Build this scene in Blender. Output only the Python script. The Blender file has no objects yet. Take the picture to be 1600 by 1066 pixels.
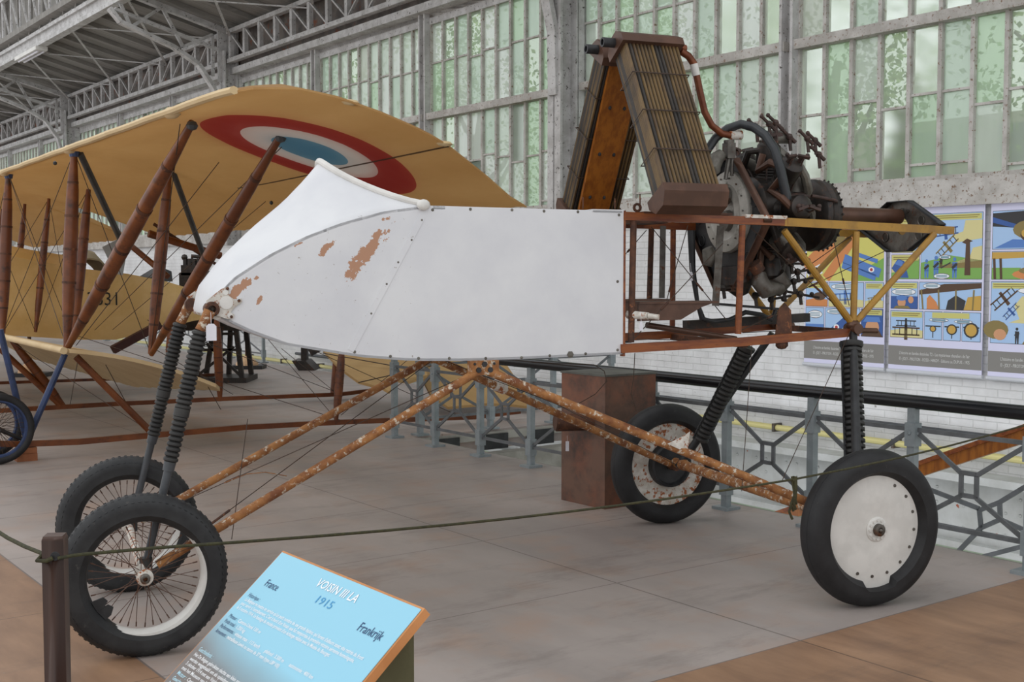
import bpy, bmesh, math, random
from mathutils import Vector, Matrix
random.seed(7)
R = math.radians
SC = bpy.context.scene
COL = SC.collection
# ---------------------------------------------------------------- camera, world, light, exposure
F_PX, EYE, TILT = 1860.0, 1.65, math.atan(106/1860.0)
cd = bpy.data.cameras.new('camera'); cam = bpy.data.objects.new('camera', cd); COL.objects.link(cam)
cam.location = (0, 0, EYE); cam.rotation_euler = (R(90)-TILT, 0, 0)
cd.sensor_width = 36; cd.lens = 36*F_PX/1600; cd.clip_end = 300; SC.camera = cam
w = bpy.data.worlds.new('sky'); SC.world = w; w.use_nodes = True
wn = w.node_tree.nodes; wl = w.node_tree.links
bg = wn['Background']; bg.inputs[0].default_value = (0.955, 0.975, 1.0, 1); bg.inputs[1].default_value = 1.1
skylight_sun_d = bpy.data.lights.new('skylight_sun', 'SUN'); skylight_sun_d.energy = .25; skylight_sun_d.angle = R(35); skylight_sun_d.color = (1, .97, .92)  # added wide soft lamp simulating light from the hall's unseen skylights
skylight_sun = bpy.data.objects.new('skylight_sun', skylight_sun_d); COL.objects.link(skylight_sun)
skylight_sun.rotation_euler = Vector((.75, .62, -.75)).to_track_quat('-Z', 'Y').to_euler()
SC.view_settings.view_transform = 'Standard'; SC.view_settings.look = 'None'
SC.view_settings.gamma = 1; SC.view_settings.use_curve_mapping = False
SC.view_settings.exposure = 0.0
SC.cycles.max_bounces = 6; SC.cycles.transparent_max_bounces = 12
SC.cycles.use_denoising = True
# ---------------------------------------------------------------- helpers
def frame(o, ang): return Matrix.Translation((o[0], o[1], 0)) @ Matrix.Rotation(R(ang), 4, 'Z')
WF = frame((0, 0), 36.5)          # hall: x = towards the window wall, y = along it
VF = frame((-1.79, 5.59), 21.2)   # white nacelle: x = aft, y = far side
CF = frame((-4.25, 10.45), 33.5)  # yellow biplane: x = aft, y = inboard
ID = Matrix.Identity(4)
def ray(x, y):
    c, s = math.cos(TILT), math.sin(TILT); dz = 533-y
    return Vector((x-800, F_PX*c+dz*s, -F_PX*s+dz*c))
def cut(fr, axis, val, x, y):
    """point of a plane (axis = val in frame fr) seen in direction x, y; frame coordinates"""
    inv = fr.inverted(); o = inv @ Vector((0, 0, EYE)); d = inv.to_3x3() @ ray(x, y)
    return o + d*((val-o[axis])/d[axis])
def VS(x, y, s): p = cut(VF, 1, s, x, y); return (p.x, s, p.z)
def CS(x, y, s): p = cut(CF, 1, s, x, y); return (p.x, s, p.z)
OFF = {}
class MB:
    def __init__(s): s.v = []; s.f = []; s.m = []; s.mi = 0
    def add(s, vs, fs):
        b = len(s.v); s.v += [Vector(p) for p in vs]; s.f += [tuple(i+b for i in f) for f in fs]; s.m += [s.mi]*len(fs); return s
    def box(s, a, b):
        x0, y0, z0 = a; x1, y1, z1 = b
        return s.add([(x0,y0,z0),(x1,y0,z0),(x1,y1,z0),(x0,y1,z0),(x0,y0,z1),(x1,y0,z1),(x1,y1,z1),(x0,y1,z1)],
                     [(0,3,2,1),(4,5,6,7),(0,1,5,4),(1,2,6,5),(2,3,7,6),(3,0,4,7)])
    def beam(s, p, q, wd, ht, up=(0,0,1), w2=None, h2=None):
        p, q = Vector(p), Vector(q); d = (q-p).normalized(); u = Vector(up)
        sd = d.cross(u)
        if sd.length < 1e-4: sd = d.cross(Vector((1, 0, 0)))
        sd.normalize(); u = sd.cross(d).normalized(); w2 = w2 or wd; h2 = h2 or ht
        vs = []
        for c, a, b in ((p, wd/2, ht/2), (q, w2/2, h2/2)):
            vs += [c-sd*a-u*b, c+sd*a-u*b, c+sd*a+u*b, c-sd*a+u*b]
        return s.add(vs, [(0,3,2,1),(4,5,6,7),(0,1,5,4),(1,2,6,5),(2,3,7,6),(3,0,4,7)])
    def path(s, pts, r, n=10, caps=True, flat=1.0, closed=False):
        pts = [Vector(p) for p in pts]; k = len(pts)
        rs = r if isinstance(r, (list, tuple)) else [r]*k
        T = []
        for i in range(k):
            a = pts[(i-1) % k] if (i or closed) else pts[0]; b = pts[(i+1) % k] if (i < k-1 or closed) else pts[-1]
            T.append((b-a).normalized())
        ref = Vector((0, 0, 1)) if abs(T[0].z) < .9 else Vector((1, 0, 0))
        u = T[0].cross(ref).normalized(); vs = []
        for i in range(k):
            u = (u - T[i]*u.dot(T[i])).normalized(); w_ = T[i].cross(u)
            for j in range(n):
                a = 2*math.pi*j/n; vs.append(pts[i] + u*math.cos(a)*rs[i] + w_*math.sin(a)*rs[i]*flat)
        fs = []
        for i in range(k if closed else k-1):
            i2 = (i+1) % k
            for j in range(n): fs.append((i*n+j, i*n+(j+1) % n, i2*n+(j+1) % n, i2*n+j))
        if caps and not closed: fs += [tuple(range(n))[::-1], tuple((k-1)*n+j for j in range(n))]
        return s.add(vs, fs)
    def tube(s, p, q, r, r2=None, n=12): return s.path([p, q], [r, r2 if r2 is not None else r], n)
    def lathe(s, o, ax, prof, n=24, arc=None, closed=False):
        """prof: (distance along ax, radius)"""
        o = Vector(o); ax = Vector(ax).normalized()
        ref = Vector((0, 0, 1)) if abs(ax.z) < .9 else Vector((1, 0, 0))
        u = ax.cross(ref).normalized(); w_ = ax.cross(u); vs = []; m = n if not arc else n+1
        a0, a1 = arc if arc else (0, 2*math.pi)
        for t, r in prof:
            for j in range(m):
                a = a0+(a1-a0)*j/n; vs.append(o+ax*t+(u*math.cos(a)+w_*math.sin(a))*r)
        fs = []; kk = len(prof)
        for i in range(kk if closed else kk-1):
            i2 = (i+1) % kk
            for j in range(n):
                j2 = (j+1) % m; fs.append((i*m+j, i*m+j2, i2*m+j2, i2*m+j))
        if not closed and not arc:
            if prof[0][1] > 1e-5: fs.append(tuple(range(m))[::-1])
            if prof[-1][1] > 1e-5: fs.append(tuple((kk-1)*m+j for j in range(m)))
        return s.add(vs, fs)
    def ball(s, c, r, n=12, sc=(1, 1, 1)):
        c = Vector(c); vs = []; h = n//2
        for i in range(h+1):
            t = math.pi*i/h
            for j in range(n):
                a = 2*math.pi*j/n; vs.append(c+Vector((math.sin(t)*math.cos(a)*r*sc[0], math.sin(t)*math.sin(a)*r*sc[1], math.cos(t)*r*sc[2])))
        return s.add(vs, [(i*n+j, (i+1)*n+j, (i+1)*n+(j+1) % n, i*n+(j+1) % n) for i in range(h) for j in range(n)])
    def prism(s, pts, off):
        pts = [Vector(p) for p in pts]; off = Vector(off); n = len(pts)
        return s.add(pts+[p+off for p in pts], [tuple(range(n)), tuple(range(2*n-1, n-1, -1))]+[(i, i+n, (i+1) % n+n, (i+1) % n) for i in range(n)])
    def grid(s, rows, thick=None):
        k = len(rows); n = len(rows[0]); vs = [Vector(p) for r in rows for p in r]
        fs = [(i*n+j, i*n+j+1, (i+1)*n+j+1, (i+1)*n+j) for i in range(k-1) for j in range(n-1)]
        if thick is not None:
            t = Vector(thick); b = k*n; vs += [v+t for v in vs]
            fs2 = [tuple(i+b for i in f[::-1]) for f in fs]
            edge = [j for j in range(n)]+[i*n+n-1 for i in range(1, k)]+[(k-1)*n+j for j in range(n-2, -1, -1)]+[i*n for i in range(k-2, 0, -1)]
            fs = fs+fs2+[(edge[i], edge[i]+b, edge[(i+1) % len(edge)]+b, edge[(i+1) % len(edge)]) for i in range(len(edge))]
        return s.add(vs, fs)
    def build(s, name, mats, parent=None, fr=ID, angle=35, label=None, base=None):
        if not isinstance(mats, (list, tuple)): mats = [mats]
        if parent is not None: off = OFF[parent.name]
        elif base is not None: off = Vector(base)
        else:
            lo = [min(v[i] for v in s.v) for i in range(3)]; hi = [max(v[i] for v in s.v) for i in range(3)]
            off = Vector(((lo[0]+hi[0])/2, (lo[1]+hi[1])/2, lo[2]))
        me = bpy.data.meshes.new(name); me.from_pydata([v-off for v in s.v], [], s.f)
        for m in mats: me.materials.append(m)
        bm = bmesh.new(); bm.from_mesh(me)
        for f, mi in zip(bm.faces, s.m): f.material_index = mi; f.smooth = True
        bmesh.ops.remove_doubles(bm, verts=bm.verts, dist=1e-6)
        bmesh.ops.recalc_face_normals(bm, faces=bm.faces)
        for e in bm.edges:
            if len(e.link_faces) == 2 and e.calc_face_angle(0) > R(angle): e.smooth = False
        bm.to_mesh(me); bm.free()
        o = bpy.data.objects.new(name, me); COL.objects.link(o); OFF[o.name] = off
        if parent is not None: o.parent = parent
        else: o.matrix_world = fr @ Matrix.Translation(off)
        if label: o['label'] = label
        return o
def tag(o, label=None, cat=None, group=None, kind=None):
    if label: o['label'] = label
    if cat: o['category'] = cat
    if group: o['group'] = group
    if kind: o['kind'] = kind
    return o
def thing(name, label, cat, fr, base=(0, 0, 0), group=None):
    o = bpy.data.objects.new(name, None); COL.objects.link(o); o.empty_display_size = .2
    o.matrix_world = fr @ Matrix.Translation(base); OFF[o.name] = Vector(base)
    return tag(o, label, cat, group)
# ---------------------------------------------------------------- materials
def new_mat(name):
    m = bpy.data.materials.new(name); m.use_nodes = True; nt = m.node_tree
    return m, nt, nt.nodes['Principled BSDF'], nt.links
def rgb(h):
    c = [int(h[i:i+2], 16)/255 for i in (0, 2, 4)]
    return tuple(x/12.92 if x <= .04045 else ((x+.055)/1.055)**2.4 for x in c)+(1,)
def noise(nt, scale, detail=4, stretch=(1, 1, 1), rough=.6):
    tc = nt.nodes.new('ShaderNodeTexCoord'); mp = nt.nodes.new('ShaderNodeMapping'); mp.inputs['Scale'].default_value = stretch
    nz = nt.nodes.new('ShaderNodeTexNoise'); nz.inputs['Scale'].default_value = scale; nz.inputs['Detail'].default_value = detail; nz.inputs['Roughness'].default_value = rough
    nt.links.new(tc.outputs['Object'], mp.inputs[0]); nt.links.new(mp.outputs[0], nz.inputs[0]); return nz
def ramp(nt, src, lo, hi, c1=(0, 0, 0, 1), c2=(1, 1, 1, 1)):
    r = nt.nodes.new('ShaderNodeValToRGB'); e = r.color_ramp.elements
    e[0].position = lo; e[0].color = c1; e[1].position = hi; e[1].color = c2
    nt.links.new(src, r.inputs[0]); return r
def mix(nt, fac, a, b):
    m = nt.nodes.new('ShaderNodeMix'); m.data_type = 'RGBA'
    for sock, val in ((m.inputs[0], fac), (m.inputs[6], a), (m.inputs[7], b)):
        if hasattr(val, 'links'): nt.links.new(val, sock)
        else: sock.default_value = val
    return m.outputs[2]
def add_bump(nt, P, src, strength, dist=.01):
    b = nt.nodes.new('ShaderNodeBump'); b.inputs['Strength'].default_value = strength; b.inputs['Distance'].default_value = dist
    nt.links.new(src, b.inputs['Height']); nt.links.new(b.outputs[0], P.inputs['Normal']); return b
def mat(name, c1, c2=None, scale=6, lo=.4, hi=.6, c3=None, scale3=25, lo3=.58, hi3=.62, rough=.6, metal=0, bump=0, stretch=(1, 1, 1), detail=5):
    m, nt, P, L = new_mat(name)
    P.inputs['Roughness'].default_value = rough; P.inputs['Metallic'].default_value = metal
    col = rgb(c1)
    n1 = noise(nt, scale, detail, stretch)
    col = ramp(nt, n1.outputs[0], lo, hi, rgb(c1), rgb(c2 or c1)).outputs[0]
    if c3:
        n3 = noise(nt, scale3, 6, stretch, .7); r3 = ramp(nt, n3.outputs[0], lo3, hi3)
        col = mix(nt, r3.outputs[0], col, rgb(c3))
    L.new(col, P.inputs['Base Color'])
    if bump: add_bump(nt, P, n1.outputs[0], bump)
    return m
M = {}
M['black'] = mat('black_paint', '1c1d1f', '2b2c2e', 12, rough=.5)
M['tyre'] = mat('old_rubber', '141416', '202022', 9, c3='4a4642', scale3=30, lo3=.66, hi3=.72, rough=.62, bump=.15)
M['tyre2'] = mat('tyre_worn', '1c1d1f', '2a2b2c', 9, c3='4e4b47', scale3=22, lo3=.64, hi3=.74, rough=.62, bump=.2)
M['arm'] = mat('rusty_dark_steel', '2e211c', '44302a', 14, c3='5e3d2c', scale3=26, rough=.6, bump=.2)
M['bellows'] = mat('rubber_bellows', '222222', '302f2d', 8, rough=.55)
M['rust'] = mat('rusty_steel', '6f4022', 'a5713f', 14, c3='c4baa9', scale3=36, lo3=.55, hi3=.62, rough=.75, bump=.3, lo=.35, hi=.65)
M['rustdark'] = mat('dark_rust', '3d2418', '5c3722', 12, c3='7d4c2c', scale3=30, rough=.7, bump=.2)
M['rustwhite'] = mat('flaking_white', 'd8d4cc', 'b8b1a6', 14, c3='96552a', scale3=22, lo3=.53, hi3=.57, rough=.7, bump=.25)
M['wood'] = mat('varnished_wood', '693012', '8b4b1a', 5, stretch=(1, 6, 6), rough=.45, c3='4a2113', scale3=10, lo3=.58, hi3=.75)
M['strut'] = mat('strut_wood', '61300f', '7a421a', 4, rough=.42, c3='3d2011', scale3=7, lo3=.55, hi3=.7)
M['yellowwood'] = mat('ochre_painted_wood', 'a97f2c', '8f6a2a', 7, rough=.45, c3='6b431d', scale3=9, lo3=.6, hi3=.75)
M['board'] = mat('pine_board', '9a5c1e', '7f4717', 6, stretch=(5, 5, 1), rough=.35, c3='5a3312', scale3=8, lo3=.62, hi3=.8)
M['cream'] = mat('doped_fabric', 'cfae7c', 'c6a473', 3, rough=.6, c3='a98a5c', scale3=6, lo3=.6, hi3=.9, stretch=(1, .35, 1))
M['creamlow'] = mat('lower_wing_fabric', 'd6bd92', 'cdb285', 3, rough=.6)
M['tan'] = mat('tail_fabric', 'b3925f', 'a88654', 2, rough=.7)
M['yellow'] = mat('yellow_plywood', 'dcba7e', 'd2ae6e', 3, rough=.5, c3='7a6540', scale3=9, lo3=.68, hi3=.78)
M['grey'] = mat('grey_enamel', '8b9396', '7d8689', 10, rough=.45)
M['darkgrey'] = mat('dark_bar', '66696c', '595c5e', 10, rough=.5)
M['steel'] = mat('dull_steel', '6b6761', '524c46', 12, c3='5c3a25', scale3=18, lo3=.56, hi3=.66, rough=.42, metal=.5, bump=.15)
M['alu'] = mat('cast_aluminium', '77746c', '5a554e', 9, c3='4f4740', scale3=16, lo3=.6, hi3=.75, rough=.45, metal=.4, bump=.15)
M['pale'] = mat('pale_casting', 'b3b0a8', '96928a', 6, c3='5f5a50', scale3=10, lo3=.55, hi3=.7, rough=.45, metal=.2)
M['iron'] = mat('oily_iron', '25211f', '37302b', 10, c3='5a3826', scale3=18, lo3=.58, hi3=.68, rough=.45, metal=.3, bump=.2)
M['copper'] = mat('copper_pipe', '643420', '80492c', 9, rough=.4, metal=.4)
M['hose'] = mat('rubber_hose', '2e3134', '24272a', 8, rough=.4)
M['brownmetal'] = mat('brown_brass', '5f4335', '50382c', 8, rough=.45, metal=.3)
M['wire'] = mat('steel_wire', '3f332c', '4c3a2e', 20, rough=.5, metal=.4)
M['blue'] = mat('blue_paint', '233150', '2b3e68', 8, rough=.4)
M['slate'] = mat('slate_tube', '43464a', '36393c', 8, rough=.45)
M['whitepaint'] = mat('white_paint', 'dcdad5', 'cfcdc8', 7, c3='8c857a', scale3=28, lo3=.7, hi3=.75, rough=.5)
M['concrete'] = mat('concrete', '9a9890', '85837b', 4, rough=.85, bump=.2)
M['copperbox'] = mat('tarnished_copper', '6e5244', '4b3c35', 3.5, c3='945a40', scale3=2.2, lo3=.45, hi3=.75, rough=.5, metal=.25)
M['patina'] = mat('dark_patina', '5d5e58', '4c4a45', 5, rough=.6)
M['darkwood'] = mat('post_brown', '3f281e', '4a3024', 6, rough=.4, stretch=(1, 1, .2))
M['iso'] = mat('iron_painted', 'c6c5c4', 'aeacaa', 5, c3='4d4843', scale3=22, lo3=.60, hi3=.63, rough=.7, bump=.25)
M['isorust'] = mat('peeling_iron', 'c3c0bb', 'aaa6a0', 4, c3='7d6552', scale3=26, lo3=.57, hi3=.63, rough=.7, bump=.2)
M['rope'] = mat('olive_rope', '403e22', '2f2e1a', 60, rough=.8)
M['tagpaper'] = mat('paper', 'e9e8ee', 'dcdbe2', 6, rough=.8)
def flat(name, h, rough=.6):
    m, nt, P, L = new_mat(name); P.inputs['Base Color'].default_value = rgb(h); P.inputs['Roughness'].default_value = rough; return m
# ================================================================ THE HALL (frame WF: x = n, y = u)
NW = 9.9
# floor
m, nt, P, L = new_mat('hall_floor'); P.inputs['Roughness'].default_value = .5
tc = nt.nodes.new('ShaderNodeTexCoord'); sx = nt.nodes.new('ShaderNodeSeparateXYZ'); L.new(tc.outputs['Object'], sx.inputs[0])
def mth(nt, op, a, b=None, c=None):
    k = nt.nodes.new('ShaderNodeMath'); k.operation = op
    for i, val in enumerate((a, b, c)):
        if val is None: continue
        if hasattr(val, 'links'): nt.links.new(val, k.inputs[i])
        else: k.inputs[i].default_value = val
    return k.outputs[0]
big = noise(nt, .9, 6, (1, .45, 1)); fine = noise(nt, 6, 6, (1, .25, 1)); spots = noise(nt, 2.2, 5)
greyc = ramp(nt, big.outputs[0], .32, .68, rgb('8f8681'), rgb('afa49e')).outputs[0]
greyc = mix(nt, ramp(nt, spots.outputs[0], .50, .78).outputs[0], greyc, rgb('a58d7e'))
brn = ramp(nt, fine.outputs[0], .3, .7, rgb('7d5f49'), rgb('a27f63')).outputs[0]
g1 = mth(nt, 'GREATER_THAN', sx.outputs[0], 1.69); g2 = mth(nt, 'GREATER_THAN', sx.outputs[1], 3.46)
col = mix(nt, mth(nt, 'MULTIPLY', g1, g2), brn, greyc)
fu = mth(nt, 'FRACT', mth(nt, 'DIVIDE', mth(nt, 'SUBTRACT', sx.outputs[1], 3.46), 1.24))
fn_ = mth(nt, 'FRACT', mth(nt, 'DIVIDE', mth(nt, 'SUBTRACT', sx.outputs[0], 1.69), 2.48))
seam = mth(nt, 'MAXIMUM', mth(nt, 'LESS_THAN', fu, .006), mth(nt, 'LESS_THAN', fn_, .004))
col = mix(nt, mth(nt, 'MULTIPLY', seam, .6), col, rgb('3c322d'))
dust = noise(nt, 34, 3); col = mix(nt, mth(nt, 'MULTIPLY', ramp(nt, dust.outputs[0], .70, .74).outputs[0], .35), col, rgb('a09890'))
sm = noise(nt, 1.6, 7, (.5, 1.6, 1), .75); col = mix(nt, mth(nt, 'MULTIPLY', ramp(nt, sm.outputs[0], .52, .66).outputs[0], .30), col, rgb('4c423d'))
sc = noise(nt, 5, 2, (.12, 3.5, 1)); col = mix(nt, mth(nt, 'MULTIPLY', ramp(nt, sc.outputs[0], .70, .72).outputs[0], .3), col, rgb('a99c92'))
L.new(col, P.inputs['Base Color']); add_bump(nt, P, fine.outputs[0], .08)
M['floor'] = m
b = MB()
b.box((-1.6, -1.2, -.2), (6.3, 48, 0)); b.box((6.3, 10.2, -.2), (9.35, 48, 0))
f = b.build('floor', M['floor'], fr=WF, base=(0, 0, 0)); tag(f, kind='structure')
b = MB(); b.box((6.0, -6, -4.4), (NW, 50, -4.2)); tag(b.build('floor_lower', M['concrete'], fr=WF), kind='structure')
b = MB(); b.box((6.30, -1.2, -.34), (6.36, 10.2, -.01)); b.box((6.36, 10.14, -.1), (9.35, 10.2, -.02))
b.mi = 1
for k in range(5): b.box((6.5+k*.62, 10.12, -.20), (6.82+k*.62, 10.2, -.04))
b.mi = 0
b.box((6.36, 9.95, -.55), (NW, 10.12, -.22)); b.box((6.36, 9.6, -1.1), (NW, 9.9, -.62))
tag(b.build('trim_1', [M['concrete'], M['black']], fr=WF), kind='structure')
# window wall: painted brick below the sill
m, nt, P, L = new_mat('painted_brick'); P.inputs['Roughness'].default_value = .8
tc = nt.nodes.new('ShaderNodeTexCoord'); sx = nt.nodes.new('ShaderNodeSeparateXYZ'); cx = nt.nodes.new('ShaderNodeCombineXYZ')
L.new(tc.outputs['Object'], sx.inputs[0]); L.new(sx.outputs[1], cx.inputs[0]); L.new(sx.outputs[2], cx.inputs[1])
br = nt.nodes.new('ShaderNodeTexBrick'); br.inputs['Scale'].default_value = 1; br.inputs['Brick Width'].default_value = .24; br.inputs['Row Height'].default_value = .075
br.inputs['Mortar Size'].default_value = .006; br.inputs['Mortar Smooth'].default_value = .6
br.inputs['Color1'].default_value = (1, 1, 1, 1); br.inputs['Color2'].default_value = (.8, .8, .8, 1); br.inputs['Mortar'].default_value = (0, 0, 0, 1)
L.new(cx.outputs[0], br.inputs[0])
n1 = noise(nt, 2.2, 6); n2 = noise(nt, 14, 6)
col = ramp(nt, n1.outputs[0], .3, .7, rgb('ecedee'), rgb('d0d0d0')).outputs[0]
col = mix(nt, mth(nt, 'MULTIPLY', br.outputs['Fac'], .22), col, rgb('8d8d8c'))
col = mix(nt, ramp(nt, n2.outputs[0], .70, .74).outputs[0], col, rgb('8b8680'))
L.new(col, P.inputs['Base Color'])
bmp = add_bump(nt, P, mth(nt, 'ADD', br.outputs['Color'], mth(nt, 'MULTIPLY', n2.outputs[0], 1.2)), .5, .012)
M['brick'] = m
m, nt, P, L = new_mat('riveted_plate'); P.inputs['Roughness'].default_value = .6
n1 = noise(nt, 3, 5); n2 = noise(nt, 5, 6)
col = ramp(nt, n1.outputs[0], .35, .65, rgb('c6c9c8'), rgb('b0b2af')).outputs[0]
col = mix(nt, ramp(nt, n2.outputs[0], .69, .70).outputs[0], col, rgb('a4573c')); L.new(col, P.inputs['Base Color']); M['riveted'] = m
b = MB(); b.box((NW, -8, -.28), (NW+.35, 56, 2.27)); tag(b.build('wall_right', M['brick'], fr=WF, base=(0, 0, 0)), kind='structure')
b = MB(); b.box((NW, -8, -4.2), (NW+.3, 56, -.28)); tag(b.build('wall_lower', flat('pale_green_wall', 'a9b9a0'), fr=WF), kind='structure')
b = MB(); b.box((NW-.10, -8, 2.27), (NW+.3, 56, 2.52)); tag(b.build('trim_2', M['isorust'], fr=WF, base=(0, 0, 0)), kind='structure')
# crane girder below gallery level: ledge, plates, rivets, slots of the lower lights
b = MB()
b.box((NW-.28, -8, -.24), (NW, 56, -.17)); b.box((NW-.06, -8, -.86), (NW, 56, -.24)); b.box((NW-.16, -8, -.88), (NW, 56, -.82))
for k in range(60):
    u = -1+k*.42
    for z in (-.36, -.5, -.7): b.ball((NW-.06, u, z), .017, 6); b.ball((NW-.06, u+.14, z), .017, 6)
    if k % 3 == 0: b.box((NW-.10, u+.2, -.84), (NW-.05, u+.24, -.22))
tag(b.build('trim_3', M['riveted'], fr=WF, base=(0, 0, 0)), kind='structure')
b = MB()
for k in range(70): b.box((NW-.03, -1+k*.46, -1.16), (NW-.005, -.9+k*.46, -.96))
tag(b.build('trim_4', M['black'], fr=WF, base=(0, 0, 0)), kind='structure')
# yellow pipe and grey conduit along the brick wall
t = thing('gas_pipe', 'yellow gas pipe clipped low along the white brick wall behind the railing', 'pipe', WF, (NW-.1, 12, .02))
b = MB(); b.tube((NW-.08, -3, .0), (NW-.08, 48, .0), .032, n=10); b.build('pipe', flat('yellow_pipe', 'd2c98a', .5), t)
for k in range(16): MB().box((NW-.13, 1+k*1.5, -.045), (NW, 1.03+k*1.5, .045)).build('pipe_clip', M['steel'], t)
b = MB(); b.tube((NW-.06, -3, .17), (NW-.06, 20, .17), .028, n=8)
tag(b.build('conduit', M['slate'], fr=WF, base=(NW-.06, 8, .14)), 'grey conduit running along the brick wall above the yellow pipe', 'conduit')
# ---- glazing
def frost(name, c, tr, wire=False):
    m, nt, P, L = new_mat(name); nt.nodes.remove(P); out = nt.nodes['Material Output']
    n1 = noise(nt, 1.3, 3, (1, 2, .5)); cc = ramp(nt, n1.outputs[0], .3, .7, rgb(c), tuple(x*.86 for x in rgb(c)[:3])+(1,)).outputs[0]
    t_ = nt.nodes.new('ShaderNodeBsdfTranslucent'); d = nt.nodes.new('ShaderNodeBsdfDiffuse'); g = nt.nodes.new('ShaderNodeBsdfGlossy'); g.inputs['Roughness'].default_value = .25
    tp = nt.nodes.new('ShaderNodeBsdfTransparent')
    L.new(cc, t_.inputs[0]); L.new(cc, d.inputs[0]); L.new(cc, tp.inputs[0])
    a = nt.nodes.new('ShaderNodeMixShader'); a.inputs[0].default_value = .28; L.new(t_.outputs[0], a.inputs[1]); L.new(d.outputs[0], a.inputs[2])
    e = nt.nodes.new('ShaderNodeMixShader'); e.inputs[0].default_value = tr; L.new(a.outputs[0], e.inputs[1]); L.new(tp.outputs[0], e.inputs[2])
    h = nt.nodes.new('ShaderNodeMixShader'); h.inputs[0].default_value = .05; L.new(e.outputs[0], h.inputs[1]); L.new(g.outputs[0], h.inputs[2])
    L.new(h.outputs[0], out.inputs[0]); return m
PANES = [frost('frosted_glass_a', 'e2eee2', .18), frost('frosted_glass_b', 'd6e8d8', .18), frost('frosted_glass_c', 'ecf3ec', .22), frost('frosted_glass_d', 'dbe2d6', .14),
         frost('wired_green_glass', 'cfe8cc', .25), frost('hazy_glass', 'dcead8', .5)]
m, nt, P, L = new_mat('clear_glass'); nt.nodes.remove(P); out = nt.nodes['Material Output']
tp = nt.nodes.new('ShaderNodeBsdfRefraction'); tp.inputs['IOR'].default_value = 1.25; tp.inputs['Roughness'].default_value = .2; tp.inputs[0].default_value = (.94, 1, .94, 1); d = nt.nodes.new('ShaderNodeBsdfTranslucent'); d.inputs[0].default_value = (.8, .9, .8, 1)
e = nt.nodes.new('ShaderNodeMixShader'); e.inputs[0].default_value = .3; L.new(tp.outputs[0], e.inputs[1]); L.new(d.outputs[0], e.inputs[2]); L.new(e.outputs[0], out.inputs[0])
PANES.append(m)
BAYS = [1.3, 4.87, 8.40, 11.92, 15.5, 19.07, 22.4, 25.9, 29.4, 33.0, 36.5, 40.0, 43.5, 47.0]
BAR0 = 6.18
for wi in range(len(BAYS)-1):
    u0, u1 = BAYS[wi]+.09, BAYS[wi+1]-.09
    us = [u0+(u1-u0)*k/10 for k in range(11)]
    b = MB(); b.box((NW-.06, u0-.01, 2.50), (NW+.04, u1+.01, 2.56)); b.box((NW-.12, u0-.05, 3.97), (NW+.04, u1+.05, 4.07)); b.box((NW-.05, u0, 5.5), (NW+.04, u1, 5.56))
    fr_ = b.build('window_%d' % (wi+1), M['isorust'], fr=WF, base=(NW, u0, 2.5)); tag(fr_, kind='structure')
    g = MB(); c = MB()
    for k, u in enumerate(us): g.box((NW-.045, u-.021, 2.55), (NW+.02, u+.021, 5.5))
    g.build('glazing_bars', M['isorust'], fr_)
    for k in range(10):
        for lo, hi in ((2.56, 3.97), (4.07, 5.5)):
            ys = [lo]
            z = lo+random.choice((.06, .12, .62, .68)) if lo < 3 else lo+random.choice((.7, .75))
            if lo < 3 and z < 2.75: ys += [z, z+.66]
            else: ys += [z]
            ys.append(hi)
            for q in range(len(ys)-1):
                right = u1 < 9
                c.mi = random.choices(range(7), (30, 22, 18, 8, 12, 7, 9) if not right else (12, 18, 8, 3, 22, 16, 20))[0]
                c.add([(NW, us[k], ys[q]), (NW, us[k+1], ys[q]), (NW, us[k+1], ys[q+1]), (NW, us[k], ys[q+1])], [(0, 1, 2, 3)])
                if q: c.mi = 7; c.box((NW-.03, us[k]+.02, ys[q]-.012), (NW+.01, us[k+1]-.02, ys[q]+.012))
    c.build('panes', PANES+[M['isorust']], fr_)
# columns
for ci, u in enumerate(BAYS[:-1]):
    b = MB(); main = any(abs(u-x) < .1 for x in (1.3, 11.92, 22.4, 33.0, 43.5))
    wd = .09 if not main else .13
    b.box((NW-.14, u-wd, 2.3), (NW+.06, u-wd+.035, 5.6)); b.box((NW-.14, u+wd-.035, 2.3), (NW+.06, u+wd, 5.6)); b.box((NW-.03, u-wd, 2.3), (NW+.02, u+wd, 5.6))
    if main:
        b.box((NW-.42, u-.13, 2.2), (NW-.385, u+.13, 6.0)); b.box((NW-.42, u-.015, 2.2), (NW-.1, u+.015, 6.4)); b.box((NW-.16, u-.13, 2.2), (NW-.12, u+.13, 6.4))
    tag(b.build('trim_%d' % (5+ci), M['iso'], fr=WF, base=(NW, u, 2)), kind='structure')
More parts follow.
